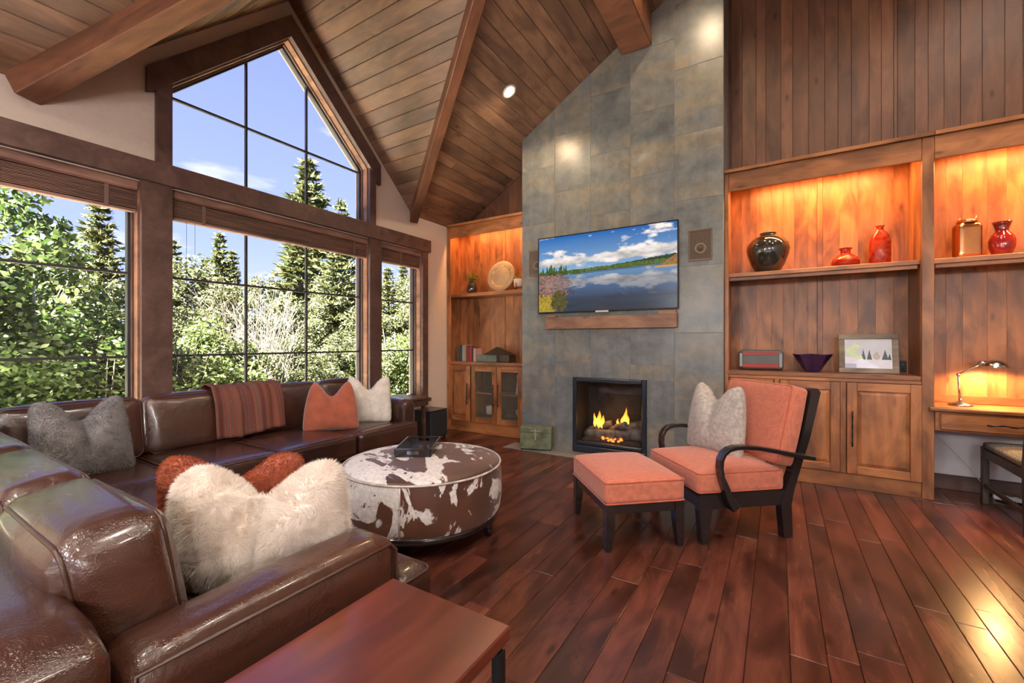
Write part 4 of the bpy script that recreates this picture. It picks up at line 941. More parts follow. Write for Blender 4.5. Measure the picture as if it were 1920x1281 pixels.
fl = bpy.data.lights.new('fire_lamp', 'POINT'); fl.energy = 1.5; fl.color = (1, .42, .12); fl.shadow_soft_size = .08; lo = bpy.data.objects.new('fire_lamp', fl); link(lo, o); lo.location = (-.04, .16, .42)
# green box on the hearth
MAT['greenbox'] = plain('green_painted_box', (.115, .13, .075), .7, nscale=14, namp=.45, bumpamt=.2)
o = empty('storage_box', (-2.385, 4.405, .005), R(17), 'small worn green painted chest on the hearth tiles', 'box')
MB().box(-.18, .18, -.085, .085, .012, .20, .004).build('body', MAT['greenbox'], o); MB().box(-.184, .184, -.089, .089, .201, .262, .006).build('lid', MAT['greenbox'], o)
for s in (-1, 1): MB().box(s * .16 - .015, s * .16 + .015, -.08, .08, 0, .011).build('foot', MAT['black'], o)
MAT['palegold'] = plain('faded_gold', (.26, .26, .18), .6)
m = MB(); m.box(-.008, .008, -.0925, -.0895, .12, .25, .001); m.box(-.05, .05, -.0925, -.0895, .218, .228, .001); m.box(-.03, .03, -.0925, -.0895, .19, .198, .001); m.build('ornament', MAT['palegold'], o)

# ------------------------------------------------------------------ blinds
MAT['slat'] = wood('blind_slat', (.20, .095, .070), (.28, .145, .108), (.36, .20, .15), axis='y', rough=.5, var=.12, knots=False)
MAT['cord'] = plain('blind_cord', (.15, .085, .065), .8)
for (a, b, lb) in ((-.60, 1.258, 'raised wooden blind at the top of the far left window'), (1.465, 3.348, 'raised wooden blind at the top of the big picture window'), (3.532, 4.212, 'raised wooden blind at the top of the narrow window')):
    o = empty('window_blind', (XW - .02, (a + b) / 2, 2.44), 0, lb, 'blind', 'wooden blinds on the lower windows'); h = (b - a) / 2
    MB().box(-.02, .030, -h, h, -.075, -.002, .012).build('valance', MAT['slat'], o); MB().box(-.045, -.021, -h, h, -.085, -.002, .004).build('head_rail', MAT['slat'], o)
    g = random.Random(int(a * 10))
    for k in range(13): MB().box(-.045, .012, -h + .012, h - .012, -.205 + k * .0098, -.205 + k * .0098 + .0042).build('slat', MAT['slat'], o).location = (g.uniform(-.002, .002), 0, 0)
    MB().box(-.045, .012, -h + .012, h - .012, -.232, -.212, .004).build('bottom_rail', MAT['slat'], o)
    for q in ((-h + .22, h - .18) if h > .5 else (0,)): MB().box(.0125, .016, q - .012, q + .012, -.232, -.076).build('ladder_tape', MAT['cord'], o)
    if h > .5:
        for q, zz in ((-h + .04 + (.55 if a < 0 else .06), .95), (-h + .07 + (.55 if a < 0 else .09), 1.28)):
            MB().tube([(.006, q, -.08), (.006, q, -zz)], .0014, 5).build('pull_cord', MAT['cord'], o); MB().lathe([(.003, .03), (.006, .02), (.011, .004), (.009, 0)], 10, Matrix.Translation((.006, q, -zz - .03))).build('tassel', MAT['darkwood'], o)
# ------------------------------------------------------------------ sectional sofa
SO = empty('sectional_sofa', (-2.5, .7, 0), 0, 'brown leather L-shaped sectional sofa under the windows', 'sofa')
LE = MAT['leather_near']
def so_part(name, build, loc, rot=(0, 0, 0), mt=LE, pipes=()):
    o = build.build(name, mt, SO); o.location = Vector(loc) - Vector((-2.5, .7, 0)); o.rotation_euler = rot
    for p in pipes: MB().tube(p, .0055, 6, closed=True).build('piping', MAT['pipe'], o)
    return o
def seat(x0, x1, y0, y1, z0=.275, z1=.455):
    w, d, h = x1 - x0 - .006, y1 - y0 - .006, z1 - z0
    so_part('seat_cushion', MB().cushion(0, 0, 0, w, d, h, .035, .022, 14), ((x0 + x1) / 2, (y0 + y1) / 2, (z0 + z1) / 2), pipes=[rect_path(-w / 2 + .008, w / 2 - .008, -d / 2 + .008, d / 2 - .008, s * (h / 2 - .008), .03) for s in (1, -1)])
def backc(cx, cy, w, t=.20, h=.44, z0=.435, axis='y', lean=R(9)):
    if axis == 'y':      # far run, cushion faces +X
        p = [rect_path(-w / 2 + .012, w / 2 - .012, -h / 2 + .012, h / 2 - .012, s * (t / 2 - .015), .05, axis='x') for s in (1, -1)]
        so_part('back_cushion', MB().cushion(0, 0, 0, t, w - .006, h, .05, .018, 14, belly=.035), (cx, cy, z0 + h / 2), (0, -lean, 0), pipes=p)
    else:                # near run, cushion faces +Y
        p = [rect_path(-w / 2 + .012, w / 2 - .012, -h / 2 + .012, h / 2 - .012, s * (t / 2 - .015), .05, axis='y') for s in (1, -1)]
        so_part('back_cushion', MB().cushion(0, 0, 0, w - .006, t, h, .05, .018, 14, belly=.03), (cx, cy, z0 + h / 2), (lean, 0, 0), pipes=p)
# carcass
so_part('base', MB().box(-.46, .46, -1.5, 1.5, -.105, .105, .012), (-3.52, 1.64, .165)); so_part('base', MB().box(-.99, .99, -.48, .48, -.105, .105, .012), (-2.05, .62, .165))
so_part('back_frame', MB().cushion(0, 0, 0, .13, 3.0, .68, .045, .01, 10), (-3.955, 1.64, .40)); so_part('back_frame', MB().cushion(0, 0, 0, 2.79, .20, .66, .05, .014, 14), (-2.39, .19, .40))
# arms: rounded top, front panel with piping
def arm(cx, cy, w, d, h, ax):
    m = MB().cushion(0, 0, 0, w, d, h, .045, .022, 12)
    hw, hd, hh = w / 2, d / 2, h / 2
    if ax == 'y': p = [[(s * (hw - .006), -hd + .02, hh - .016), (s * (hw - .006), hd - .035, hh - .016), (s * (hw - .006), hd - .012, hh - .04), (s * (hw - .006), hd - .008, -hh + .02), (s * (hw - .012), hd - .012, -hh + .01), (s * (hw - .006), -hd + .02, -hh + .012)] for s in (1, -1)]
    else: p = [[(-hw + .02, s * (hd - .006), hh - .016), (hw - .035, s * (hd - .006), hh - .016), (hw - .012, s * (hd - .006), hh - .04), (hw - .008, s * (hd - .006), -hh + .02), (-hw + .02, s * (hd - .006), -hh + .012)] for s in (1, -1)]
    o = so_part('arm', m, (cx, cy, .06 + h / 2), pipes=p)
    return o
a_ = arm(-1.13, .645, .185, .69, .565, 'y'); MB().box(.0925, .0945, .02, .024, -.2, .22).build('seam', MAT['pipe'], a_)
arm(-3.50, 3.10, .78, .15, .60, 'x')
for (x, y) in ((-1.10, 1.05), (-1.10, .15), (-3.9, 3.1), (-3.1, 3.05), (-3.1, 1.2), (-3.9, .2)): so_part('foot', MB().lathe([(.022, 0), (.03, .06)], 12), (x, y, 0), mt=MAT['darkwood'])
# seats
for a, b in ((1.16, 1.76), (1.765, 2.43)): seat(-3.80, -3.03, a, b)
seat(-3.15, -3.03 + .01, 2.435, 3.14); seat(-3.80, -3.152, 2.435, 3.02)
seat(-3.80, -3.03, .48, 1.155); seat(-3.025, -2.43, .42, 1.165); seat(-2.425, -1.83, .42, 1.165); seat(-1.825, -1.228, .42, 1.0); seat(-1.825, -1.04, 1.003, 1.165)
for a, b in ((.52, 1.20), (1.205, 1.88), (1.885, 2.565), (2.57, 3.02)): backc(-3.825, (a + b) / 2, b - a, .17, .42, z0=.435, lean=R(10))
for a, b in ((-1.76, -1.225), (-2.40, -1.765), (-3.03, -2.405), (-3.66, -3.035)): backc((a + b) / 2, .375, b - a, .20, .42, .425, 'x')

# ------------------------------------------------------------------ pillows
def pillow_surface(w, h, t, dent, n=30, crease=.35, seed=0, ears=.0, soft=.06):
    g = np.random.RandomState(seed); u, v = np.meshgrid(np.linspace(-1, 1, n + 1), np.linspace(-1, 1, n + 1)); sg = np.sign(u); 
    u = np.sign(u) * np.abs(u) ** .85; v = np.sign(v) * np.abs(v) ** .85
    X = w / 2 * u * (1 - .085 * (1 - v * v) * np.abs(u)); Z = h / 2 * v * (1 - .085 * (1 - u * u) * np.abs(v))
    rampv = np.clip((v + .35) / 1.35, 0, 1) ** 1.7
    notch = np.exp(-(np.abs(u) / .40) ** 1.8)
    Z = Z - dent * notch * rampv
    X = X * (1 - ears * rampv * np.abs(u))
    cnr = (np.abs(u) ** 5) * (np.abs(v) ** 5); X = X * (1 - soft * cnr); Z = Z * (1 - soft * cnr)
    th = t / 2 * np.clip((1 - u * u) * (1 - v * v), 0, 1) ** .40 * (1 - crease * np.exp(-(np.abs(u) / (.10 + .22 * np.clip(v, 0, 1))) ** 1.7) * np.clip((v + .55) / 1.3, 0, 1) ** .7)
    th *= 1 + .10 * np.sin(3.1 * u + seed) * np.cos(2.3 * v + 2 * seed)
    skew = .05 * h * np.sin(1.7 * v + seed) * (1 - u * u) * .3
    F = np.stack([X, th + skew, Z], -1).reshape(-1, 3); Bk = np.stack([X, -th + skew, Z], -1).reshape(-1, 3)
    i = np.arange(n); j = np.arange(n)[:, None]; a = (j * (n + 1) + i).ravel(); Q = np.stack([a, a + n + 1, a + n + 2, a + 1], 1)
    V = np.concatenate([F, Bk]); T_ = np.concatenate([Q, Q[:, ::-1] + len(F)])
    return V, T_
def fur(V, T_, count, length, seed, droop=.25, width=.0011):
    g = np.random.RandomState(seed); A, B_, C_ = V[T_[:, 0]], V[T_[:, 1]], V[T_[:, 2]]; D_ = V[T_[:, 3]]
    nr = np.cross(C_ - A, D_ - B_); ar = np.linalg.norm(nr, axis=1); nr = nr / np.maximum(ar, 1e-9)[:, None]
    k = g.choice(len(T_), count, p=ar / ar.sum()); s = g.rand(count, 1); t = g.rand(count, 1)
    P = (A[k] * (1 - s) + B_[k] * s) * (1 - t) + (D_[k] * (1 - s) + C_[k] * s) * t
    # tufts: neighbouring hairs lean the same way
    q = np.floor(P / .035); hs = np.sin(q @ np.array([[12.9, 78.2, 37.7], [39.3, 11.1, 83.1], [27.6, 93.9, 17.3]]) + seed) * 1.0
    d = nr[k] + hs * .55 + g.normal(size=(count, 3)) * .22; d[:, 2] -= droop; d /= np.linalg.norm(d, axis=1)[:, None]
    L = (length * g.uniform(.6, 1.15, count))[:, None]; sd = np.cross(d, g.normal(size=(count, 3))); sd /= np.linalg.norm(sd, axis=1)[:, None]
    mid = P + d * L * .55; d2 = d + np.array([0, 0, -.35]) * droop * 2; tip = P + d * L * .55 + d2 / np.linalg.norm(d2, axis=1)[:, None] * L * .5
    P = P - d * .003
    VV = np.stack([P - sd * width, P + sd * width, mid + sd * width * .8, mid - sd * width * .8, tip], 1).reshape(-1, 3); b = np.arange(count)[:, None] * 5
    return VV, np.concatenate([b + np.array([[0, 1, 2]]), b + np.array([[0, 2, 3]]), b + np.array([[3, 2, 4]])])
def pillow(name, loc, yaw, pitch, w, h, t, dent, mt, label, furspec=None, seed=0, roll=0, group=None, ears=0.0, crease=.35, soft=.06):
    V, T_ = pillow_surface(w, h, t, dent, seed=seed, ears=ears, crease=crease, soft=soft)
    o = empty(name, loc, 0, label, 'pillow', group or 'throw pillows'); o.rotation_mode = 'XYZ'
    Mr = Euler((0, 0, yaw)).to_matrix() @ Euler((pitch, 0, 0)).to_matrix() @ Euler((0, roll, 0)).to_matrix()
    Mn = np.array(Mr); V = V @ Mn.T
    c = arrays_obj('cover', V, T_, mt, o, True)
    md = c.modifiers.new('weld', 'WELD'); md.merge_threshold = .0005
    if furspec:
        FV, FT = fur(V, T_, furspec[0], furspec[1], seed, furspec[3] if len(furspec) > 3 else .25, furspec[4] if len(furspec) > 4 else .0011); arrays_obj('fur', FV, FT, furspec[2], o, kind='stuff')
    return o
MAT['ivory'] = island('ivory_fur', [(.78, .69, .62), (.88, .82, .77), (.82, .74, .66), (.93, .89, .85)], .8, .3, spec=.15)
MAT['ivory_base'] = plain('ivory_pelt', (.80, .71, .64), .95, nscale=20, namp=.15, sheen=.3)
MAT['rust'] = island('rust_fur', [(.34, .078, .032), (.44, .11, .046), (.29, .058, .024)], .8, .12, spec=.1)
MAT['rust_base'] = plain('rust_plush', (.30, .072, .036), .95, nscale=14, namp=.2, sheen=.4)
MAT['greyfur'] = island('grey_fur', [(.15, .14, .145), (.25, .235, .24), (.19, .175, .175)], .85, .1, spec=.1)
MAT['grey_base'] = plain('grey_plush', (.17, .155, .155), .95, nscale=18, namp=.3, sheen=.3)
MAT['oat'] = island('oatmeal_fur', [(.42, .38, .34), (.55, .50, .46), (.36, .32, .29)], .85, .1, spec=.1)
MAT['oat_base'] = plain('oatmeal_plush', (.46, .41, .37), .95, nscale=40, namp=.3, sheen=.3)
MAT['whitefur'] = island('white_fur', [(.62, .57, .52), (.74, .70, .66), (.55, .49, .43)], .85, .1, spec=.1)
MAT['white_base'] = plain('white_plush', (.66, .60, .54), .95, nscale=18, namp=.15, sheen=.3)
# yaw: local +Y is the face normal, so yaw 0 faces +Y
def facing(nx, ny): return math.atan2(-nx, ny)
pillow('throw_pillow', (-1.43, .775, .645), facing(.66, -.75), R(-10), .56, .45, .27, .10, MAT['ivory_base'], 'fluffy cream fur pillow propped against the near sofa arm', (70000, .018, MAT['ivory'], .12, .0009), 1, ears=.10, crease=1.0, soft=.16)
pillow('throw_pillow', (-1.745, .835, .625), facing(.66, -.75), R(-8), .54, .44, .19, .10, MAT['rust_base'], 'rust orange fur pillow behind the cream fur pillow', (34000, .014, MAT['rust'], .15, .0009), 2, ears=.06, crease=.8, soft=.14)
pillow('throw_pillow', (-3.50, .83, .675), facing(1, .06), R(16), .47, .52, .22, .13, MAT['grey_base'], 'grey plush pillow in the corner of the sofa', (26000, .012, MAT['greyfur'], .2, .0009), 3, ears=.12, crease=.8, soft=.1)
pillow('throw_pillow', (-3.42, 2.44, .67), facing(.80, -.6), R(12), .49, .47, .17, .13, MAT['rust_base'], 'plain rust orange pillow on the far run of the sofa', None, 4, ears=.34, crease=.8, soft=.10)
pillow('throw_pillow', (-3.43, 2.86, .68), facing(.70, -.7), R(10), .46, .48, .16, .13, MAT['white_base'], 'white plush pillow at the far end of the sofa', (14000, .010, MAT['whitefur'], .2, .0009), 5, ears=.12, crease=.8, soft=.10)

# striped throw over the far back cushions
def stripes():
    m, nt, b, out = mat('striped_weave'); t = N(nt, 'TexCoord'); s = N(nt, 'SeparateXYZ'); nt.links.new(t.outputs['Object'], s.inputs[0])
    cb = N(nt, 'CombineXYZ'); nt.links.new(s.outputs[1], cb.inputs[0]); n1 = N(nt, 'TexNoise'); n1.inputs['Scale'].default_value = 34; n1.inputs['Detail'].default_value = 2; nt.links.new(cb.outputs[0], n1.inputs['Vector'])
    c = ramp(nt, n1.outputs[0], [(.25, (.10, .05, .055)), (.38, (.15, .040, .030)), (.45, (.09, .065, .055)), (.52, (.20, .060, .036)), (.58, (.12, .030, .045)), (.64, (.085, .06, .055)), (.70, (.24, .14, .08)), (.76, (.11, .08, .10))])
    wv = noise(nt, objvec(nt, (30, 2, 30), False), 20, 2); cc = mixc(nt, .5, c.outputs[0], ramp(nt, wv, [(.3, (.6, .6, .6)), (.7, (1.3, 1.3, 1.3))]).outputs[0], 'MULTIPLY')
    nt.links.new(cc, b.inputs['Base Color']); b.inputs['Roughness'].default_value = .95; b.inputs['Specular IOR Level'].default_value = .1; bump(nt, b, n1.outputs[0], .4, .01); return m
MAT['stripe'] = stripes()
prof = [(-3.965, .74), (-3.962, .80), (-3.955, .845), (-3.935, .875), (-3.90, .888), (-3.86, .888), (-3.80, .872), (-3.755, .82), (-3.725, .76), (-3.705, .68), (-3.69, .59), (-3.672, .49)]
def throw_pt(u, v):
    k = v * (len(prof) - 1); i = min(int(k), len(prof) - 2); f = k - i; X = prof[i][0] * (1 - f) + prof[i + 1][0] * f; Z = prof[i][1] * (1 - f) + prof[i + 1][1] * f
    y = 1.63 + u * (.56 - .02 * v) - .02 * v; wob = .009 * math.sin(u * 19 + v * 2) + .005 * math.sin(u * 43)
    sag = -.022 * math.exp(-((u - .36) / .06) ** 2) * (1 - abs(v - .42) * 1.4 if abs(v - .42) < .7 else 0)
    return (X + wob + (.012 if v > .5 else 0) + (.012 if v > .5 else -.012 if v < .3 else 0), y, Z + .014 + sag + (wob if .3 < v < .6 else 0) - (.012 * math.sin(u * 5) if v > .9 else 0))
o = empty('throw_blanket', (-3.6, 1.8, .9), 0, 'striped rust and plum woven throw draped over the sofa back', 'blanket')
m = MB(); m.grid(lambda u, v: Vector(throw_pt(u, v)) - Vector((-3.6, 1.8, .9)), 48, 44)
c = m.build('cloth', MAT['stripe'], o); sdm = c.modifiers.new('thick', 'SOLIDIFY'); sdm.thickness = .008; sdm.offset = 1

# ------------------------------------------------------------------ cowhide ottoman with tray
def cowhide(nm, shift=0.0, off=(1.3, .55, .2), kx=.11, ky=.17):
    m, nt, b, out = mat(nm); v = objvec(nt, (1, 1, 1), False); mpv = N(nt, 'Mapping'); mpv.inputs['Scale'].default_value = (1.0, 1.9, 1.25); mpv.inputs['Rotation'].default_value = (0, 0, .5); mpv.inputs['Location'].default_value = off; nt.links.new(v, mpv.inputs[0])
    big = noise(nt, mpv.outputs[0], 3.1, 5, 1.2, .55); fine = noise(nt, v, 42, 3); sp = noise(nt, v, 24, 2, .3)
    s = N(nt, 'SeparateXYZ'); nt.links.new(v, s.inputs[0])
    b0_ = N(nt, 'Math', operation='MULTIPLY_ADD'); b0_.inputs[1].default_value = kx; nt.links.new(s.outputs[0], b0_.inputs[0]); nt.links.new(big, b0_.inputs[2])
    bias = N(nt, 'Math', operation='MULTIPLY_ADD'); bias.inputs[1].default_value = ky; nt.links.new(s.outputs[1], bias.inputs[0]); nt.links.new(b0_.outputs[0], bias.inputs[2])
    fz = N(nt, 'Math', operation='MULTIPLY_ADD'); fz.inputs[1].default_value = .05; nt.links.new(fine, fz.inputs[0]); nt.links.new(bias.outputs[0], fz.inputs[2])
    mask = ramp(nt, fz.outputs[0], [(.525 + shift, (0, 0, 0)), (.545 + shift, (1, 1, 1))]).outputs[0]
    speck = ramp(nt, sp, [(.66, (0, 0, 0)), (.70, (1, 1, 1))]).outputs[0]
    brown = ramp(nt, noise(nt, v, 3.0, 3), [(.3, (.050, .018, .011)), (.7, (.125, .046, .024))]).outputs[0]; white = ramp(nt, fine, [(.3, (.52, .47, .46)), (.7, (.72, .68, .67))]).outputs[0]
    w2 = mixc(nt, speck, white, (.09, .04, .03)); c = mixc(nt, mask, w2, brown); nt.links.new(c, b.inputs['Base Color']); b.inputs['Roughness'].default_value = .42; b.inputs['Sheen Weight'].default_value = .15
    bump(nt, b, noise(nt, objvec(nt, (1, 6, 1), False), 60, 2), .12, .005); return m
MAT['cow'] = cowhide('cowhide_top'); MAT['cow_pale'] = cowhide('cowhide_pale', .055, (4.3, 2.2, 1.7), 0, 0); MAT['cow_dark'] = cowhide('cowhide_dark', -.085, (7.1, 3.4, .4), 0, 0); MAT['cowpipe'] = plain('hide_piping', (.45, .38, .34), .6, nscale=12, namp=.5)
OC = (-2.04, 2.16); RO = .525
o = empty('round_ottoman', (*OC, 0), R(-25), 'round brown and white cowhide ottoman in the middle of the room', 'ottoman')
for a0, a1, mt in ((-36, 84, 'cow_dark'), (84, 204, 'cow_pale'), (-156, -36, 'cow_pale')):
    pr = [(RO - .02, .135), (RO - .006, .16), (RO + .002, .22), (RO + .004, .28), (RO + .002, .34), (RO - .002, .40), (RO - .008, .440)]
    MB().grid(lambda u, v: (lambda a, k: (k[0] * math.cos(a), k[0] * math.sin(a), k[1]))(R(a0 + (a1 - a0) * u), pr[round(v * 6)]), 28, 6).build('side_panel', MAT[mt], o)
MB().lathe([(RO - .010, .440), (RO - .04, .456), (RO * .8, .468), (RO * .5, .478), (0.0, .482)], 72).build('top_panel', MAT['cow'], o)
m = MB(); m.tube([((RO - .006) * math.cos(a), (RO - .006) * math.sin(a), .442) for a in np.linspace(0, 2 * math.pi, 72, endpoint=False)], .007, 6, closed=True); m.build('piping', MAT['cowpipe'], o)
for a in (R(-36), R(84), R(204)): MB().tube([((RO + .004 - .0) * math.cos(a), (RO + .004) * math.sin(a), .155), ((RO + .005) * math.cos(a), (RO + .005) * math.sin(a), .28), ((RO - .004) * math.cos(a), (RO - .004) * math.sin(a), .435)], .005, 6).build('seam', MAT['cowpipe'], o)
MB().lathe([(RO - .06, .095), (RO - .02, .10), (RO - .015, .140), (RO - .06, .145)], 60).build('base_ring', MAT['black'], o)
for k in range(4):
    a = R(40 + 90 * k); cx, cy = (RO - .07) * math.cos(a), (RO - .07) * math.sin(a); MB().tube([(cx * 1.03, cy * 1.03, 0), (cx, cy, .12)], [.02, .034], 10).build('leg', MAT['black'], o)
o = empty('serving_tray', (-2.165, 2.245, .478), R(32), 'black lacquer tray with cut-out handles on the ottoman', 'tray')
MB().box(-.12, .12, -.19, .19, 0, .008, .002).build('bottom', MAT['black'], o)
for s in (-1, 1): MB().box(s * .12 - .006, s * .12 + .006, -.19, .19, .008, .058, .003).build('side', MAT['black'], o)
for s in (-1, 1):                             # end walls with a slot
    m = MB(); y = s * .19
    for (a, b, c, d) in ((-.114, -.04, .008, .058), (.04, .114, .008, .058), (-.04, .04, .008, .022), (-.04, .04, .046, .058)): m.box(a, b, y - .006, y + .006, c, d)
    m.build('end', MAT['black'], o)

# ------------------------------------------------------------------ tables
o = empty('end_table', (-.765, .55, 0), 0, 'low cherry wood end table with metal legs in the foreground', 'table')
MB().box(-.205, .205, -.35, .35, .515, .551, .004).build('table_top', MAT['cherry'], o); MB().box(-.19, .19, -.335, .335, .498, .514, .002).build('apron', MAT['blackmetal'], o)
for sx_ in (-1, 1):
    for sy_ in (-1, 1): MB().box(sx_ * .185 - .013, sx_ * .185 + .013, sy_ * .325 - .013, sy_ * .325 + .013, 0, .498, .002).build('leg', MAT['blackmetal'], o)
MB().box(-.17, .17, -.31, .31, .18, .205, .004).build('lower_shelf', MAT['cherry'], o)
o = empty('side_table', (-3.745, 3.57, 0), 0, 'dark wooden side table behind the far sofa arm', 'table')
MB().box(-.24, .24, -.225, .225, .575, .602, .004).build('table_top', MAT['darkwood'], o); MB().box(-.22, .22, -.205, .205, .50, .574, .003).build('apron', MAT['darkwood'], o)
for sx_ in (-1, 1):
    for sy_ in (-1, 1): MB().box(sx_ * .20 - .02, sx_ * .20 + .02, sy_ * .185 - .02, sy_ * .185 + .02, 0, .50, .003).build('leg', MAT['darkwood'], o)
MAT['subcloth'] = plain('subwoofer_cloth', (.018, .020, .026), .6, nscale=200, namp=.3); MAT['subtop'] = plain('subwoofer_top', (.03, .03, .034), .25)
o = empty('subwoofer', (-3.86, 4.22, 0), 0, 'black cube subwoofer on the floor in the corner', 'speaker')
MB().box(-.145, .145, -.155, .16, .018, .352, .008).build('cabinet', MAT['subcloth'], o); MB().box(-.15, .15, -.165, .165, .353, .372, .005).build('top_panel', MAT['subtop'], o); MB().box(.146, .156, -.14, .15, .03, .345, .004).build('grille', MAT['subcloth'], o)
for a in (-1, 1):
    for b in (-1, 1): MB().lathe([(.014, 0), (.014, .018)], 10, Matrix.Translation((a * .12, b * .13, 0))).build('foot', MAT['black'], o)

# ------------------------------------------------------------------ armchair and footstool
AR = R(41)
o = empty('armchair', (-.41, 2.85, 0), AR, 'coral armchair with curved black wooden arms facing the windows', 'armchair')
def xz(poly, y0, y1): return MB().prism([(x, y0, z) for x, z in poly], (0, y1 - y0, 0))
W = .655
for y0 in (0, W - .05):
    xz([(.018, 0), (.050, 0), (.088, .21), (.088, .305), (.0, .305), (.0, .21)], y0, y0 + .05).build('front_leg', MAT['black'], o)
    xz([(.586, 0), (.648, 0), (.640, .21), (.662, .31), (.728, .50), (.775, .63), (.853, .922), (.832, .945), (.786, .945), (.720, .637), (.678, .516), (.60, .31), (.565, .215)], y0, y0 + .05).build('back_post', MAT['black'], o)
    xz([(.088, .21), (.57, .21), (.60, .305), (.088, .305)], y0 + .008, y0 + .042).build('side_rail', MAT['black'], o)
MB().box(.006, .04, .05, W - .05, .22, .305, .003).build('front_rail', MAT['black'], o); MB().box(.59, .63, .05, W - .05, .22, .305, .003).build('back_rail', MAT['black'], o)
for (x, z) in ((.675, .44), (.742, .62), (.80, .84)): MB().box(x, x + .03, .05, W - .05, z, z + .05, .003).build('back_slat', MAT['black'], o)
outer = [(.772, .522), (.70, .537), (.596, .558), (.486, .582), (.379, .602), (.285, .613), (.215, .612), (.165, .600), (.128, .572), (.106, .530), (.101, .475), (.110, .42), (.126, .372), (.142, .320), (.160, .272), (.185, .222), (.196, .205)]
th_ = .028; P2 = [Vector(p) for p in outer]; inner = []
for k, p in enumerate(P2):
    t = (P2[min(k + 1, len(P2) - 1)] - P2[max(k - 1, 0)]).normalized(); wdt = th_ + (.035 * max(0, (k - 11) / 5)); inner.append(p + Vector((-t.y, t.x)) * wdt)
for y0, y1 in ((-.052, -.001), (W + .001, W + .052)):
    vs = []; n = len(P2)
    for y in (y0, y1): vs += [(p.x, y, p.y) for p in P2] + [(p.x, y, p.y) for p in inner]
    fs = []
    for k in range(n - 1): fs += [(k, k + 1, n + k + 1, n + k), (2 * n + k + 1, 2 * n + k, 3 * n + k, 3 * n + k + 1), (k + 1, k, 2 * n + k, 2 * n + k + 1), (n + k, n + k + 1, 3 * n + k + 1, 3 * n + k)]
    fs += [(0, n, 3 * n, 2 * n), (n - 1, 3 * n - 1, 4 * n - 1, 2 * n - 1)]
    a = MB().add(vs, fs).build('arm', MAT['black'], o); bv = a.modifiers.new('round', 'BEVEL'); bv.width = .006; bv.segments = 2; bv.limit_method = 'ANGLE'
    bm = bmesh.new(); bm.from_mesh(a.data); bmesh.ops.recalc_face_normals(bm, faces=bm.faces); bm.to_mesh(a.data); bm.free()
sc_ = MB().cushion(.298, W / 2, .3705, .60, W - .012, .128, .026, .040, 18).build('seat_cushion', MAT['coral'], o)
for z in (.429, .314): MB().tube(rect_path(.004, .592, .012, W - .012, z, .02), .0045, 6, closed=True).build('piping', MAT['coral_pipe'], sc_)
LE2 = R(13.4); bcu = MB().cushion(0, 0, 0, .125, W - .03, .52, .025, .0, 14, belly=.022).build('back_cushion', MAT['coral'], o); bcu.location = (.664, W / 2, .704); bcu.rotation_euler = (0, LE2, 0)
for x in (-.055, .055): MB().tube(rect_path(-(W - .03) / 2 + .008, (W - .03) / 2 - .008, -.252, .252, x, .02, axis='x'), .0045, 6, closed=True).build('piping', MAT['coral_pipe'], bcu)
pillow('throw_pillow', (-.385, 3.455, .69), facing(-.62, -.78), R(8), .52, .53, .18, .11, MAT['oat_base'], 'oatmeal plush pillow on the coral armchair', (22000, .008, MAT['oat'], .1, .0008), 6, ears=.22, crease=.75, soft=.08)
o = empty('footstool', (-.862, 2.452, 0), R(41.5), 'coral upholstered footstool with black legs in front of the armchair', 'footstool')
LX, LY = .50, .625
for x, y in ((0, 0), (LX - .055, 0), (0, LY - .055), (LX - .055, LY - .055)):
    a = .018 if x == 0 else .0; b = 0 if x == 0 else .018
    m = MB(); m.add([(x + (.0 if x == 0 else .02), y + .006, 0), (x + .035 + (0 if x == 0 else .02), y + .006, 0), (x + .035 + (0 if x == 0 else .02), y + .045, 0), (x + (0 if x == 0 else .02), y + .045, 0), (x, y, .16), (x + .055, y, .16), (x + .055, y + .055, .16), (x, y + .055, .16), (x, y, .28), (x + .055, y, .28), (x + .055, y + .055, .28), (x, y + .055, .28)], [(3, 2, 1, 0), (8, 9, 10, 11)] + [(L + k, L + (k + 1) % 4, L + 4 + (k + 1) % 4, L + 4 + k) for L in (0, 4) for k in range(4)]); m.build('leg', MAT['black'], o)
for (a, b, c, d) in ((.055, LX - .055, .008, .04), (.055, LX - .055, LY - .04, LY - .008), (.008, .04, .055, LY - .055), (LX - .04, LX - .008, .055, LY - .055)): MB().box(a, b, c, d, .222, .28, .002).build('rail', MAT['black'], o)
sc_ = MB().cushion(LX / 2, LY / 2, .349, LX + .012, LY + .012, .134, .026, .044, 18).build('cushion', MAT['coral'], o)
for z in (.410, .286): MB().tube(rect_path(-.004, LX + .004, -.004, LY + .004, z, .02), .0045, 6, closed=True).build('piping', MAT['coral_pipe'], sc_)

# ------------------------------------------------------------------ desk lamp, desk chair, cords
o = empty('desk_lamp', (1.24, 4.82, .734), 0, 'polished nickel swing-arm desk lamp glowing on the desk', 'lamp')
MB().lathe([(.072, 0), (.074, .008), (.068, .016), (.03, .028), (.012, .04), (0, .042)], 32).build('base', MAT['silver'], o)
MB().tube([(0, 0, .03), (-.006, 0, .13), (-.012, 0, .25)], [.009, .007, .007], 10).build('post', MAT['silver'], o); MB().tube([(-.012, 0, .252), (.045, 0, .29), (.108, 0, .335)], .006, 10).build('arm', MAT['silver'], o)
for p in ((-.012, 0, .25), (.108, 0, .337), (0, 0, .05)): MB().lathe([(0, -.012), (.010, -.009), (.013, 0), (.010, .009), (0, .012)], 14, Matrix.Translation(p)).build('knuckle', MAT['silver'], o)
MB().tube([(.10, 0, .345), (.15, 0, .350)], .016, 12).build('socket', MAT['silver'], o)
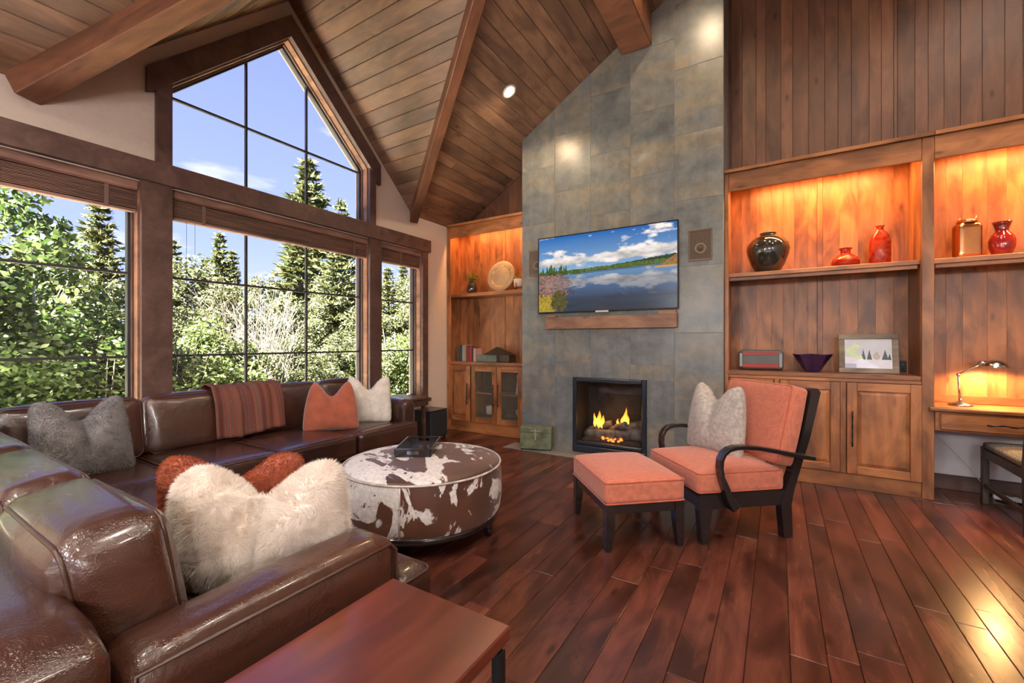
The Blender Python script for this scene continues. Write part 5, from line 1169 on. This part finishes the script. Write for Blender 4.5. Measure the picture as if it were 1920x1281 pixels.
Mh = Matrix.Translation((.195, 0, .318)) @ Matrix.Rotation(R(6), 4, 'Y'); MB().lathe([(.014, .056), (.03, .052), (.058, .034), (.075, .008), (.077, .0), (.073, .001), (.055, .028), (.028, .044), (0, .046)], 32, Mh).build('shade', MAT['silver'], o)
MB().lathe([(0, -.004), (.02, .004), (.024, .02), (.014, .04), (0, .042)], 18, Mh).build('bulb', emitter('bulb_glow', (1, .72, .38), 40), o)
ld = bpy.data.lights.new('desk_lamp_light', 'SPOT'); ld.energy = 38; ld.color = (1, .55, .20); ld.spot_size = R(165); ld.spot_blend = .35; ld.shadow_soft_size = .02; l = bpy.data.objects.new('desk_lamp_light', ld); link(l, o); l.location = (.195, 0, .312)
MAT['tweed'] = plain('speckled_tweed', (.11, .105, .10), .9, nscale=160, namp=.95)
o = empty('desk_chair', (1.56, 4.45, 0), 0, 'dark framed desk chair with speckled grey seat at the right edge', 'chair')
MAT['espresso'] = wood('espresso_wood', (.022, .014, .011), (.038, .024, .018), (.06, .038, .028), axis='z', rough=.4, var=.05, knots=False)
for x in (-.205, .205):
    MB().box(x - .02, x + .02, .27, .31, 0, .44, .004).build('front_leg', MAT['espresso'], o)
    MB().prism([(x - .018, -.41, 0), (x - .018, -.37, 0), (x - .018, -.35, .44), (x - .018, -.42, .93), (x - .018, -.455, .93), (x - .018, -.395, .44)], (.036, 0, 0)).build('back_leg', MAT['espresso'], o)
    MB().box(x - .014, x + .014, -.37, .28, .36, .425, .003).build('side_rail', MAT['espresso'], o); MB().box(x - .012, x + .012, -.37, .28, .13, .16, .003).build('stretcher', MAT['espresso'], o)
MB().box(-.19, .19, .275, .30, .36, .425, .003).build('front_rail', MAT['espresso'], o); MB().box(-.19, .19, -.38, -.355, .36, .425, .003).build('back_rail', MAT['espresso'], o)
MB().cushion(0, -.03, .452, .44, .66, .055, .022, .016, 10).build('seat', MAT['tweed'], o)
b_ = MB().cushion(0, 0, 0, .385, .05, .34, .02, .008, 10).build('backrest', MAT['tweed'], o); b_.location = (0, -.402, .73); b_.rotation_euler = (R(8), 0, 0)
MAT['whiteplastic'] = plain('white_plastic', (.62, .62, .64), .4)
o = empty('power_strip', (1.60, 4.90, .0), R(-18), 'white power strip on the floor under the desk', 'power strip')
MB().box(-.15, .15, -.025, .025, .0, .035, .006).build('housing', MAT['whiteplastic'], o)
for k in range(5): MB().box(-.125 + k * .055, -.095 + k * .055, -.014, .014, .035, .045, .003).build('plug', MAT['radiogrey'], o)
pts = [(1.045 + .02 + .33 * (k / 16), 4.985 - .012 * math.sin(k / 16 * 3.1), .54 - .42 * (k / 16) ** .9 + .03 * math.sin(k / 16 * math.pi)) for k in range(17)]
o = MB().tube([(p[0] - 1.2, p[1] - 4.98, p[2]) for p in pts + [(1.44, 4.96, .06), (1.49, 4.93, .012)]], .0035, 6).build('lamp_flex', MAT['whiteplastic']); o.location = (1.2, 4.98, 0); tag(o, 'thin pale cord hanging from the desk to the floor', 'cord')
o = MB().tube([(.12 * math.sin(k * .7) * (k / 24), .05 * math.cos(k * 1.3), .008 + .012 * abs(math.sin(k * .9))) for k in range(30)], .005, 6).build('coiled_cable', MAT['blackmetal']); o.location = (1.55, 4.78, 0); tag(o, 'tangled dark cable on the floor below the desk chair', 'cord')
# ------------------------------------------------------------------ outside: added bounce slab, slope, shrubs and trees
MAT['bounce_slab'] = plain('bounce_slab_pale', (.84, .79, .70), .8, nscale=5, namp=.1)
MAT['earth'] = plain('dry_meadow', (.09, .09, .04), .95, nscale=1.5, namp=.4)
tag(MB().box(-7.6, XW - .25, -8, 2.6, -1.2, -1.0).build('bounce_slab', MAT['bounce_slab']), 'sunlit pale stone terrace below the windows', None, None, 'structure')  # unseen paving added to bounce sunlight onto the ceiling
m = MB(); m.grid(lambda u, v: (XW - .25 - 74 * u, -60 + 150 * v, -1.25 - .02 * 70 * u + .4 * math.sin(9 * u + 7 * v)), 40, 24); tag(m.build('ground', MAT['earth']), 'overgrown slope beyond the house', None, None, 'structure')
GZ = -1.25
LEAF = {
 'aspen': island('aspen_leaf', [(0.020, 0.045, 0.008), (0.042, 0.073, 0.014), (0.069, 0.096, 0.029), (0.031, 0.059, 0.010), (0.090, 0.114, 0.050)], .45, .35, spec=.4),
 'shrub': island('shrub_leaf', [(0.031, 0.050, 0.010), (0.055, 0.078, 0.017), (0.085, 0.105, 0.033), (0.043, 0.062, 0.013), (0.105, 0.120, 0.048)], .5, .35, spec=.4),
 'willow': island('willow_leaf', [(0.036, 0.044, 0.015), (0.064, 0.072, 0.030), (0.093, 0.099, 0.049), (0.050, 0.059, 0.021)], .55, .3, spec=.3),
 'pine': island('pine_needles', [(0.019, 0.029, 0.010), (0.046, 0.055, 0.017), (0.091, 0.091, 0.030), (0.034, 0.046, 0.014), (0.114, 0.110, 0.042)], .6, .2, spec=.2)}
MAT['bark'] = plain('pine_bark', (.07, .045, .03), .95, nscale=8, namp=.4); MAT['aspenbark'] = plain('aspen_bark', (.36, .33, .28), .8, nscale=6, namp=.3); MAT['twig'] = plain('twig', (.14, .115, .09), .9)
def conifer_mesh(h, r, seed, gapy=.0, start=.10, tuft=None, density=1.0):
    g = np.random.RandomState(seed); P = []; Dv = []; Sz = []
    z = start * h
    while z < h * .985:
        f = (z / h); rad = r * (1 - f) ** .75 * g.uniform(.72, 1.12) + .05; nb = int((6 + 3 * (1 - f)) * density); a0 = g.uniform(0, 6.28)
        for k in range(nb):
            if g.rand() < gapy: continue
            a = a0 + 6.283 * k / nb + g.normal() * .18; L = rad * g.uniform(.7, 1.1); n = max(4, int(L / r * 26)); t = np.linspace(.12, 1, n); dr = g.uniform(-.30, -.05)
            lift = .22 * L * t ** 2.2
            x = np.cos(a) * L * t; y = np.sin(a) * L * t; zz = z + dr * L * t + lift
            for rep in range(5):
                sp = .10 * L * (1.15 - t) + .02 * r
                P.append(np.stack([x + g.normal(size=n) * sp, y + g.normal(size=n) * sp, zz + g.normal(size=n) * sp * .35], 1)); d = np.stack([np.full(n, np.cos(a)), np.full(n, np.sin(a)), np.full(n, .25)], 1) + g.normal(size=(n, 3)) * .55; Dv.append(d)
        z += h * .028 * g.uniform(.75, 1.25)
    P = np.concatenate(P); Dv = np.concatenate(Dv); Dv /= np.linalg.norm(Dv, axis=1)[:, None]; n = len(P); s = (tuft or .026 * h) * g.uniform(.6, 1.3, n)[:, None]
    sd = np.cross(Dv, g.normal(size=(n, 3))); sd /= np.linalg.norm(sd, axis=1)[:, None]
    V = np.stack([P - Dv * s * .3, P + sd * s * .22, P + Dv * s, P - sd * s * .22], 1).reshape(-1, 3)
    return V, np.arange(4 * n).reshape(n, 4)
def as_mesh(name, V, T_, mt):
    o = arrays_obj(name, V, T_, mt); me = o.data; bpy.data.objects.remove(o); return me
CON = [as_mesh('needles', *conifer_mesh(10, 2.3, 1, .06), LEAF['pine']), as_mesh('needles', *conifer_mesh(10, 1.5, 2, .10), LEAF['pine']), as_mesh('needles', *conifer_mesh(10, 2.0, 3, .40, .35, .30), LEAF['pine'])]
TRK = MB().tube([(0, 0, 0), (.03, 0, 4), (0, .02, 7), (0, 0, 9.9)], [.20, .14, .08, .01], 8)
TRKo = TRK.build('trunk', MAT['bark']); TRKm = TRKo.data; bpy.data.objects.remove(TRKo)
def conifer(px, py, h, kind, label, rz=0.0, wide=1.0, gz=None):
    o = empty('conifer', (px, py, (GZ - .02 * (-px - 8.6)) if gz is None else gz), rz, label, 'tree', 'conifers beyond the windows')
    for nm, me in (('needles', CON[kind]), ('trunk', TRKm)):
        c = bpy.data.objects.new(nm, me); link(c, o); c.scale = (h / 10 * wide, h / 10 * wide, h / 10)
        if nm == 'needles': c['kind'] = 'stuff'
def shrub_mesh(n, r, h, size, seed, clumps=46, flat=.6, thin=1.0):
    g = np.random.RandomState(seed); c = g.normal(size=(clumps, 3)); c /= np.linalg.norm(c, axis=1)[:, None]; c *= (g.rand(clumps, 1) ** .33) * np.array([r, r, h / 2]); c[:, 2] += h / 2
    cr = g.uniform(.20, .42, clumps) * r * thin
    def s(rg, n):
        k = rg.randint(0, clumps, n); d = rg.normal(size=(n, 3)); d /= np.linalg.norm(d, axis=1)[:, None]; d *= rg.rand(n, 1) ** .4
        return c[k] + d * cr[k][:, None]
    V, T_ = leaf_cloud(n, s, size, seed + 1, flat); V[:, 2] = np.maximum(V[:, 2], .02); return V, T_
SHM = {'shrub': [as_mesh('leaves', *shrub_mesh(15000, 1.35, 2.9, .052, 11, 60), LEAF['shrub']), as_mesh('leaves', *shrub_mesh(15000, 1.25, 2.6, .048, 12, 60), LEAF['shrub'])],
       'willow': [as_mesh('leaves', *shrub_mesh(22000, 1.6, 4.2, .046, 13, 90, .8, .62), LEAF['willow'])], 'aspen': [as_mesh('leaves', *shrub_mesh(10000, 1.15, 2.6, .050, 14, 70, .6, .7), LEAF['aspen'])]}
g = random.Random(3); m = MB()
for k in range(16):
    a = k * .8; r_ = g.uniform(.5, 1.2); m.tube([(.06 * math.cos(a), .06 * math.sin(a), 0), (r_ * .5 * math.cos(a), r_ * .5 * math.sin(a), 1.2), (r_ * math.cos(a), r_ * math.sin(a), g.uniform(2.0, 3.0))], [.03, .018, .005], 5)
st = m.build('stems', MAT['twig']); STm = st.data; bpy.data.objects.remove(st)
def shrub(px, py, kind, var, label, s=1.0, sz=1.0, rz=0.0, gz=GZ):
    o = empty('shrub', (px, py, gz), rz, label, 'shrub', 'shrubs beyond the windows')
    c = bpy.data.objects.new('leaves', SHM[kind][var]); link(c, o); c.scale = (s, s, s * sz); c['kind'] = 'stuff'
    c = bpy.data.objects.new('stems', STm); link(c, o); c.scale = (s, s, s * sz * .9); c['kind'] = 'stuff'
def aspen(px, py, label, base, top, crown_s=1.0, lean=.0):
    o = empty('aspen_tree', (px, py, GZ), 0, label, 'tree', 'aspens beyond the windows'); H_ = top - GZ
    MB().tube([(0, 0, 0), (lean * .4, 0, H_ * .4), (lean, .02, H_)], [.06, .045, .012], 8).build('trunk', MAT['aspenbark'], o)
    me = SHM['aspen'][0]; c = bpy.data.objects.new('leaves', me); link(c, o); c.location = (lean * .6, 0, base - GZ); c.scale = (crown_s, crown_s, (top - base) / 2.6); c['kind'] = 'stuff'
aspen(-9.3, .75, 'bright green aspen crowding the far left window', .2, 4.0, 1.15, .1); aspen(-9.9, 1.75, 'aspen with a slim white trunk seen low in the far left window', -.5, 2.3, 1.1, .15); aspen(-9.0, -.6, 'leafy aspen just outside the left picture edge', .0, 3.6, 1.2)
for k, (x, y, kd, v, s, sz, lb) in enumerate((
    (-10.2, -.3, 'shrub', 0, 1.0, 1.0, 'yellow-green shrub below the far left window by the picture edge'), (-10.0, 2.6, 'shrub', 1, 1.0, 1.0, 'dense green shrub low in the far left window beside the post'),
    (-10.0, 4.2, 'shrub', 0, 1.0, .95, 'light green shrub low behind the left panes of the picture window'), (-10.2, 6.0, 'willow', 0, .80, .75, 'pale olive willow low behind the middle panes of the picture window'),
    (-10.0, 7.7, 'willow', 0, .85, .75, 'pale olive willow low behind the right panes of the picture window'), (-9.8, 9.3, 'shrub', 1, 1.1, 1.0, 'pale shrub low in the narrow window'), (-9.7, 11.2, 'willow', 0, .9, .7, 'willow beyond the casing of the narrow window'),
    (-13.2, 1.6, 'shrub', 0, 1.5, 1.1, 'tall shrub behind the aspen in the far left window'), (-13.4, 5.0, 'willow', 0, 1.15, .95, 'tall dry olive willow behind the left panes of the picture window'), (-13.6, 7.6, 'willow', 0, 1.1, .95, 'tall olive willow behind the middle panes of the picture window'),
    (-13.6, 10.2, 'willow', 0, 1.2, .95, 'tall olive willow behind the right panes of the picture window'), (-13.2, 12.8, 'willow', 0, 1.15, 1.0, 'tall willow in the narrow window'), (-13.0, 15.6, 'shrub', 1, 1.6, 1.1, 'large shrub past the right edge of the narrow window'))):
    shrub(x, y, kd, v, lb, s, sz, k * 1.3)
g = random.Random(9); m = MB()
for k in range(70):
    a = g.uniform(0, 6.28); r_ = g.uniform(.2, 1.1); h_ = g.uniform(1.8, 3.3); pts = [(.1 * math.cos(a), .1 * math.sin(a), 0), (r_ * .45 * math.cos(a), r_ * .45 * math.sin(a), h_ * .5), (r_ * math.cos(a + .2), r_ * math.sin(a + .2), h_)]; m.tube(pts, [.016, .010, .003], 4, caps=False)
    for q in range(5): t = g.uniform(.4, .9); b0 = Vector(pts[1]).lerp(Vector(pts[2]), t); m.tube([b0, b0 + Vector((g.uniform(-.3, .3), g.uniform(-.3, .3), g.uniform(.1, .5)))], [.007, .002], 3, caps=False)
MAT['drytwig'] = plain('dry_twig', (.10, .088, .066), .9)
for k, (x, y, s, lb) in enumerate(((-9.9, 5.2, 1.0, 'bare pale twiggy bush behind the second pane column'), (-12.0, 6.2, 1.3, 'taller bare twiggy bush behind the picture window'), (-9.6, 3.5, .8, 'small bare bush low beside the wide post'))):
    if k == 0: tw = m.build('dry_bush', MAT['drytwig']); first = tw
    else: tw = first.copy(); COL.objects.link(tw)
    tw.location = (x, y, GZ); tw.scale = (s, s, s); tw.rotation_euler = (0, 0, k * 2.0); tag(tw, lb, 'bush', 'bare bushes beyond the windows')
def at(px, top_y, depth):
    """ground point and tree height for a tree whose tip shows at this bearing, given its distance"""
    d = depth; r_ = (px - 960) / 807 * d; x = -math.sin(YAW) * d + math.cos(YAW) * r_; y = math.cos(YAW) * d + math.sin(YAW) * r_
    return x, y, 1.25 + (640.5 - top_y) / 807 * d
for (px, ty, dep, kd, wd, lb) in (
    (185, 375, 15, 0, 1.0, 'large yellow-green fir in the far left window'), (45, 440, 18, 1, 1.2, 'fir partly hidden by aspen leaves at the left edge'), (322, 448, 17, 0, .9, 'fir right of the wide post, cut by the window edge'),
    (412, 430, 21, 1, .85, 'slim dark fir in the upper left panes of the picture window'), (385, 480, 22, 1, .8, 'short slim fir left of the taller slim fir'), (436, 465, 23, 1, .9, 'slim fir right of the taller slim fir'),
    (578, 290, 22, 1, 1.15, 'tall pine rising into the peaked window'), (560, 455, 17, 2, 1.5, 'open branched pine in front of the tall pine'), (640, 375, 19, 0, .75, 'fir whose tip shows at the right corner of the peaked window'), (628, 470, 15, 0, 1.05, 'broad dense fir in the right panes of the picture window'),
    (728, 497, 24, 1, 1.1, 'slim fir at the left of the narrow window'), (757, 493, 26, 1, 1.1, 'slim fir at the right of the narrow window'), (690, 470, 28, 0, 1.0, 'fir hidden behind the post by the narrow window'), (505, 560, 26, 0, 1.1, 'low distant fir in the middle of the picture window'), (130, 520, 22, 0, 1.2, 'distant fir behind the large fir in the far left window')):
    x, y, zt = at(px, ty, dep); gz = GZ - .02 * (-x - 8.6) - .3; conifer(x, y, zt - gz, kd, lb, rnd.uniform(0, 6), wd, gz)
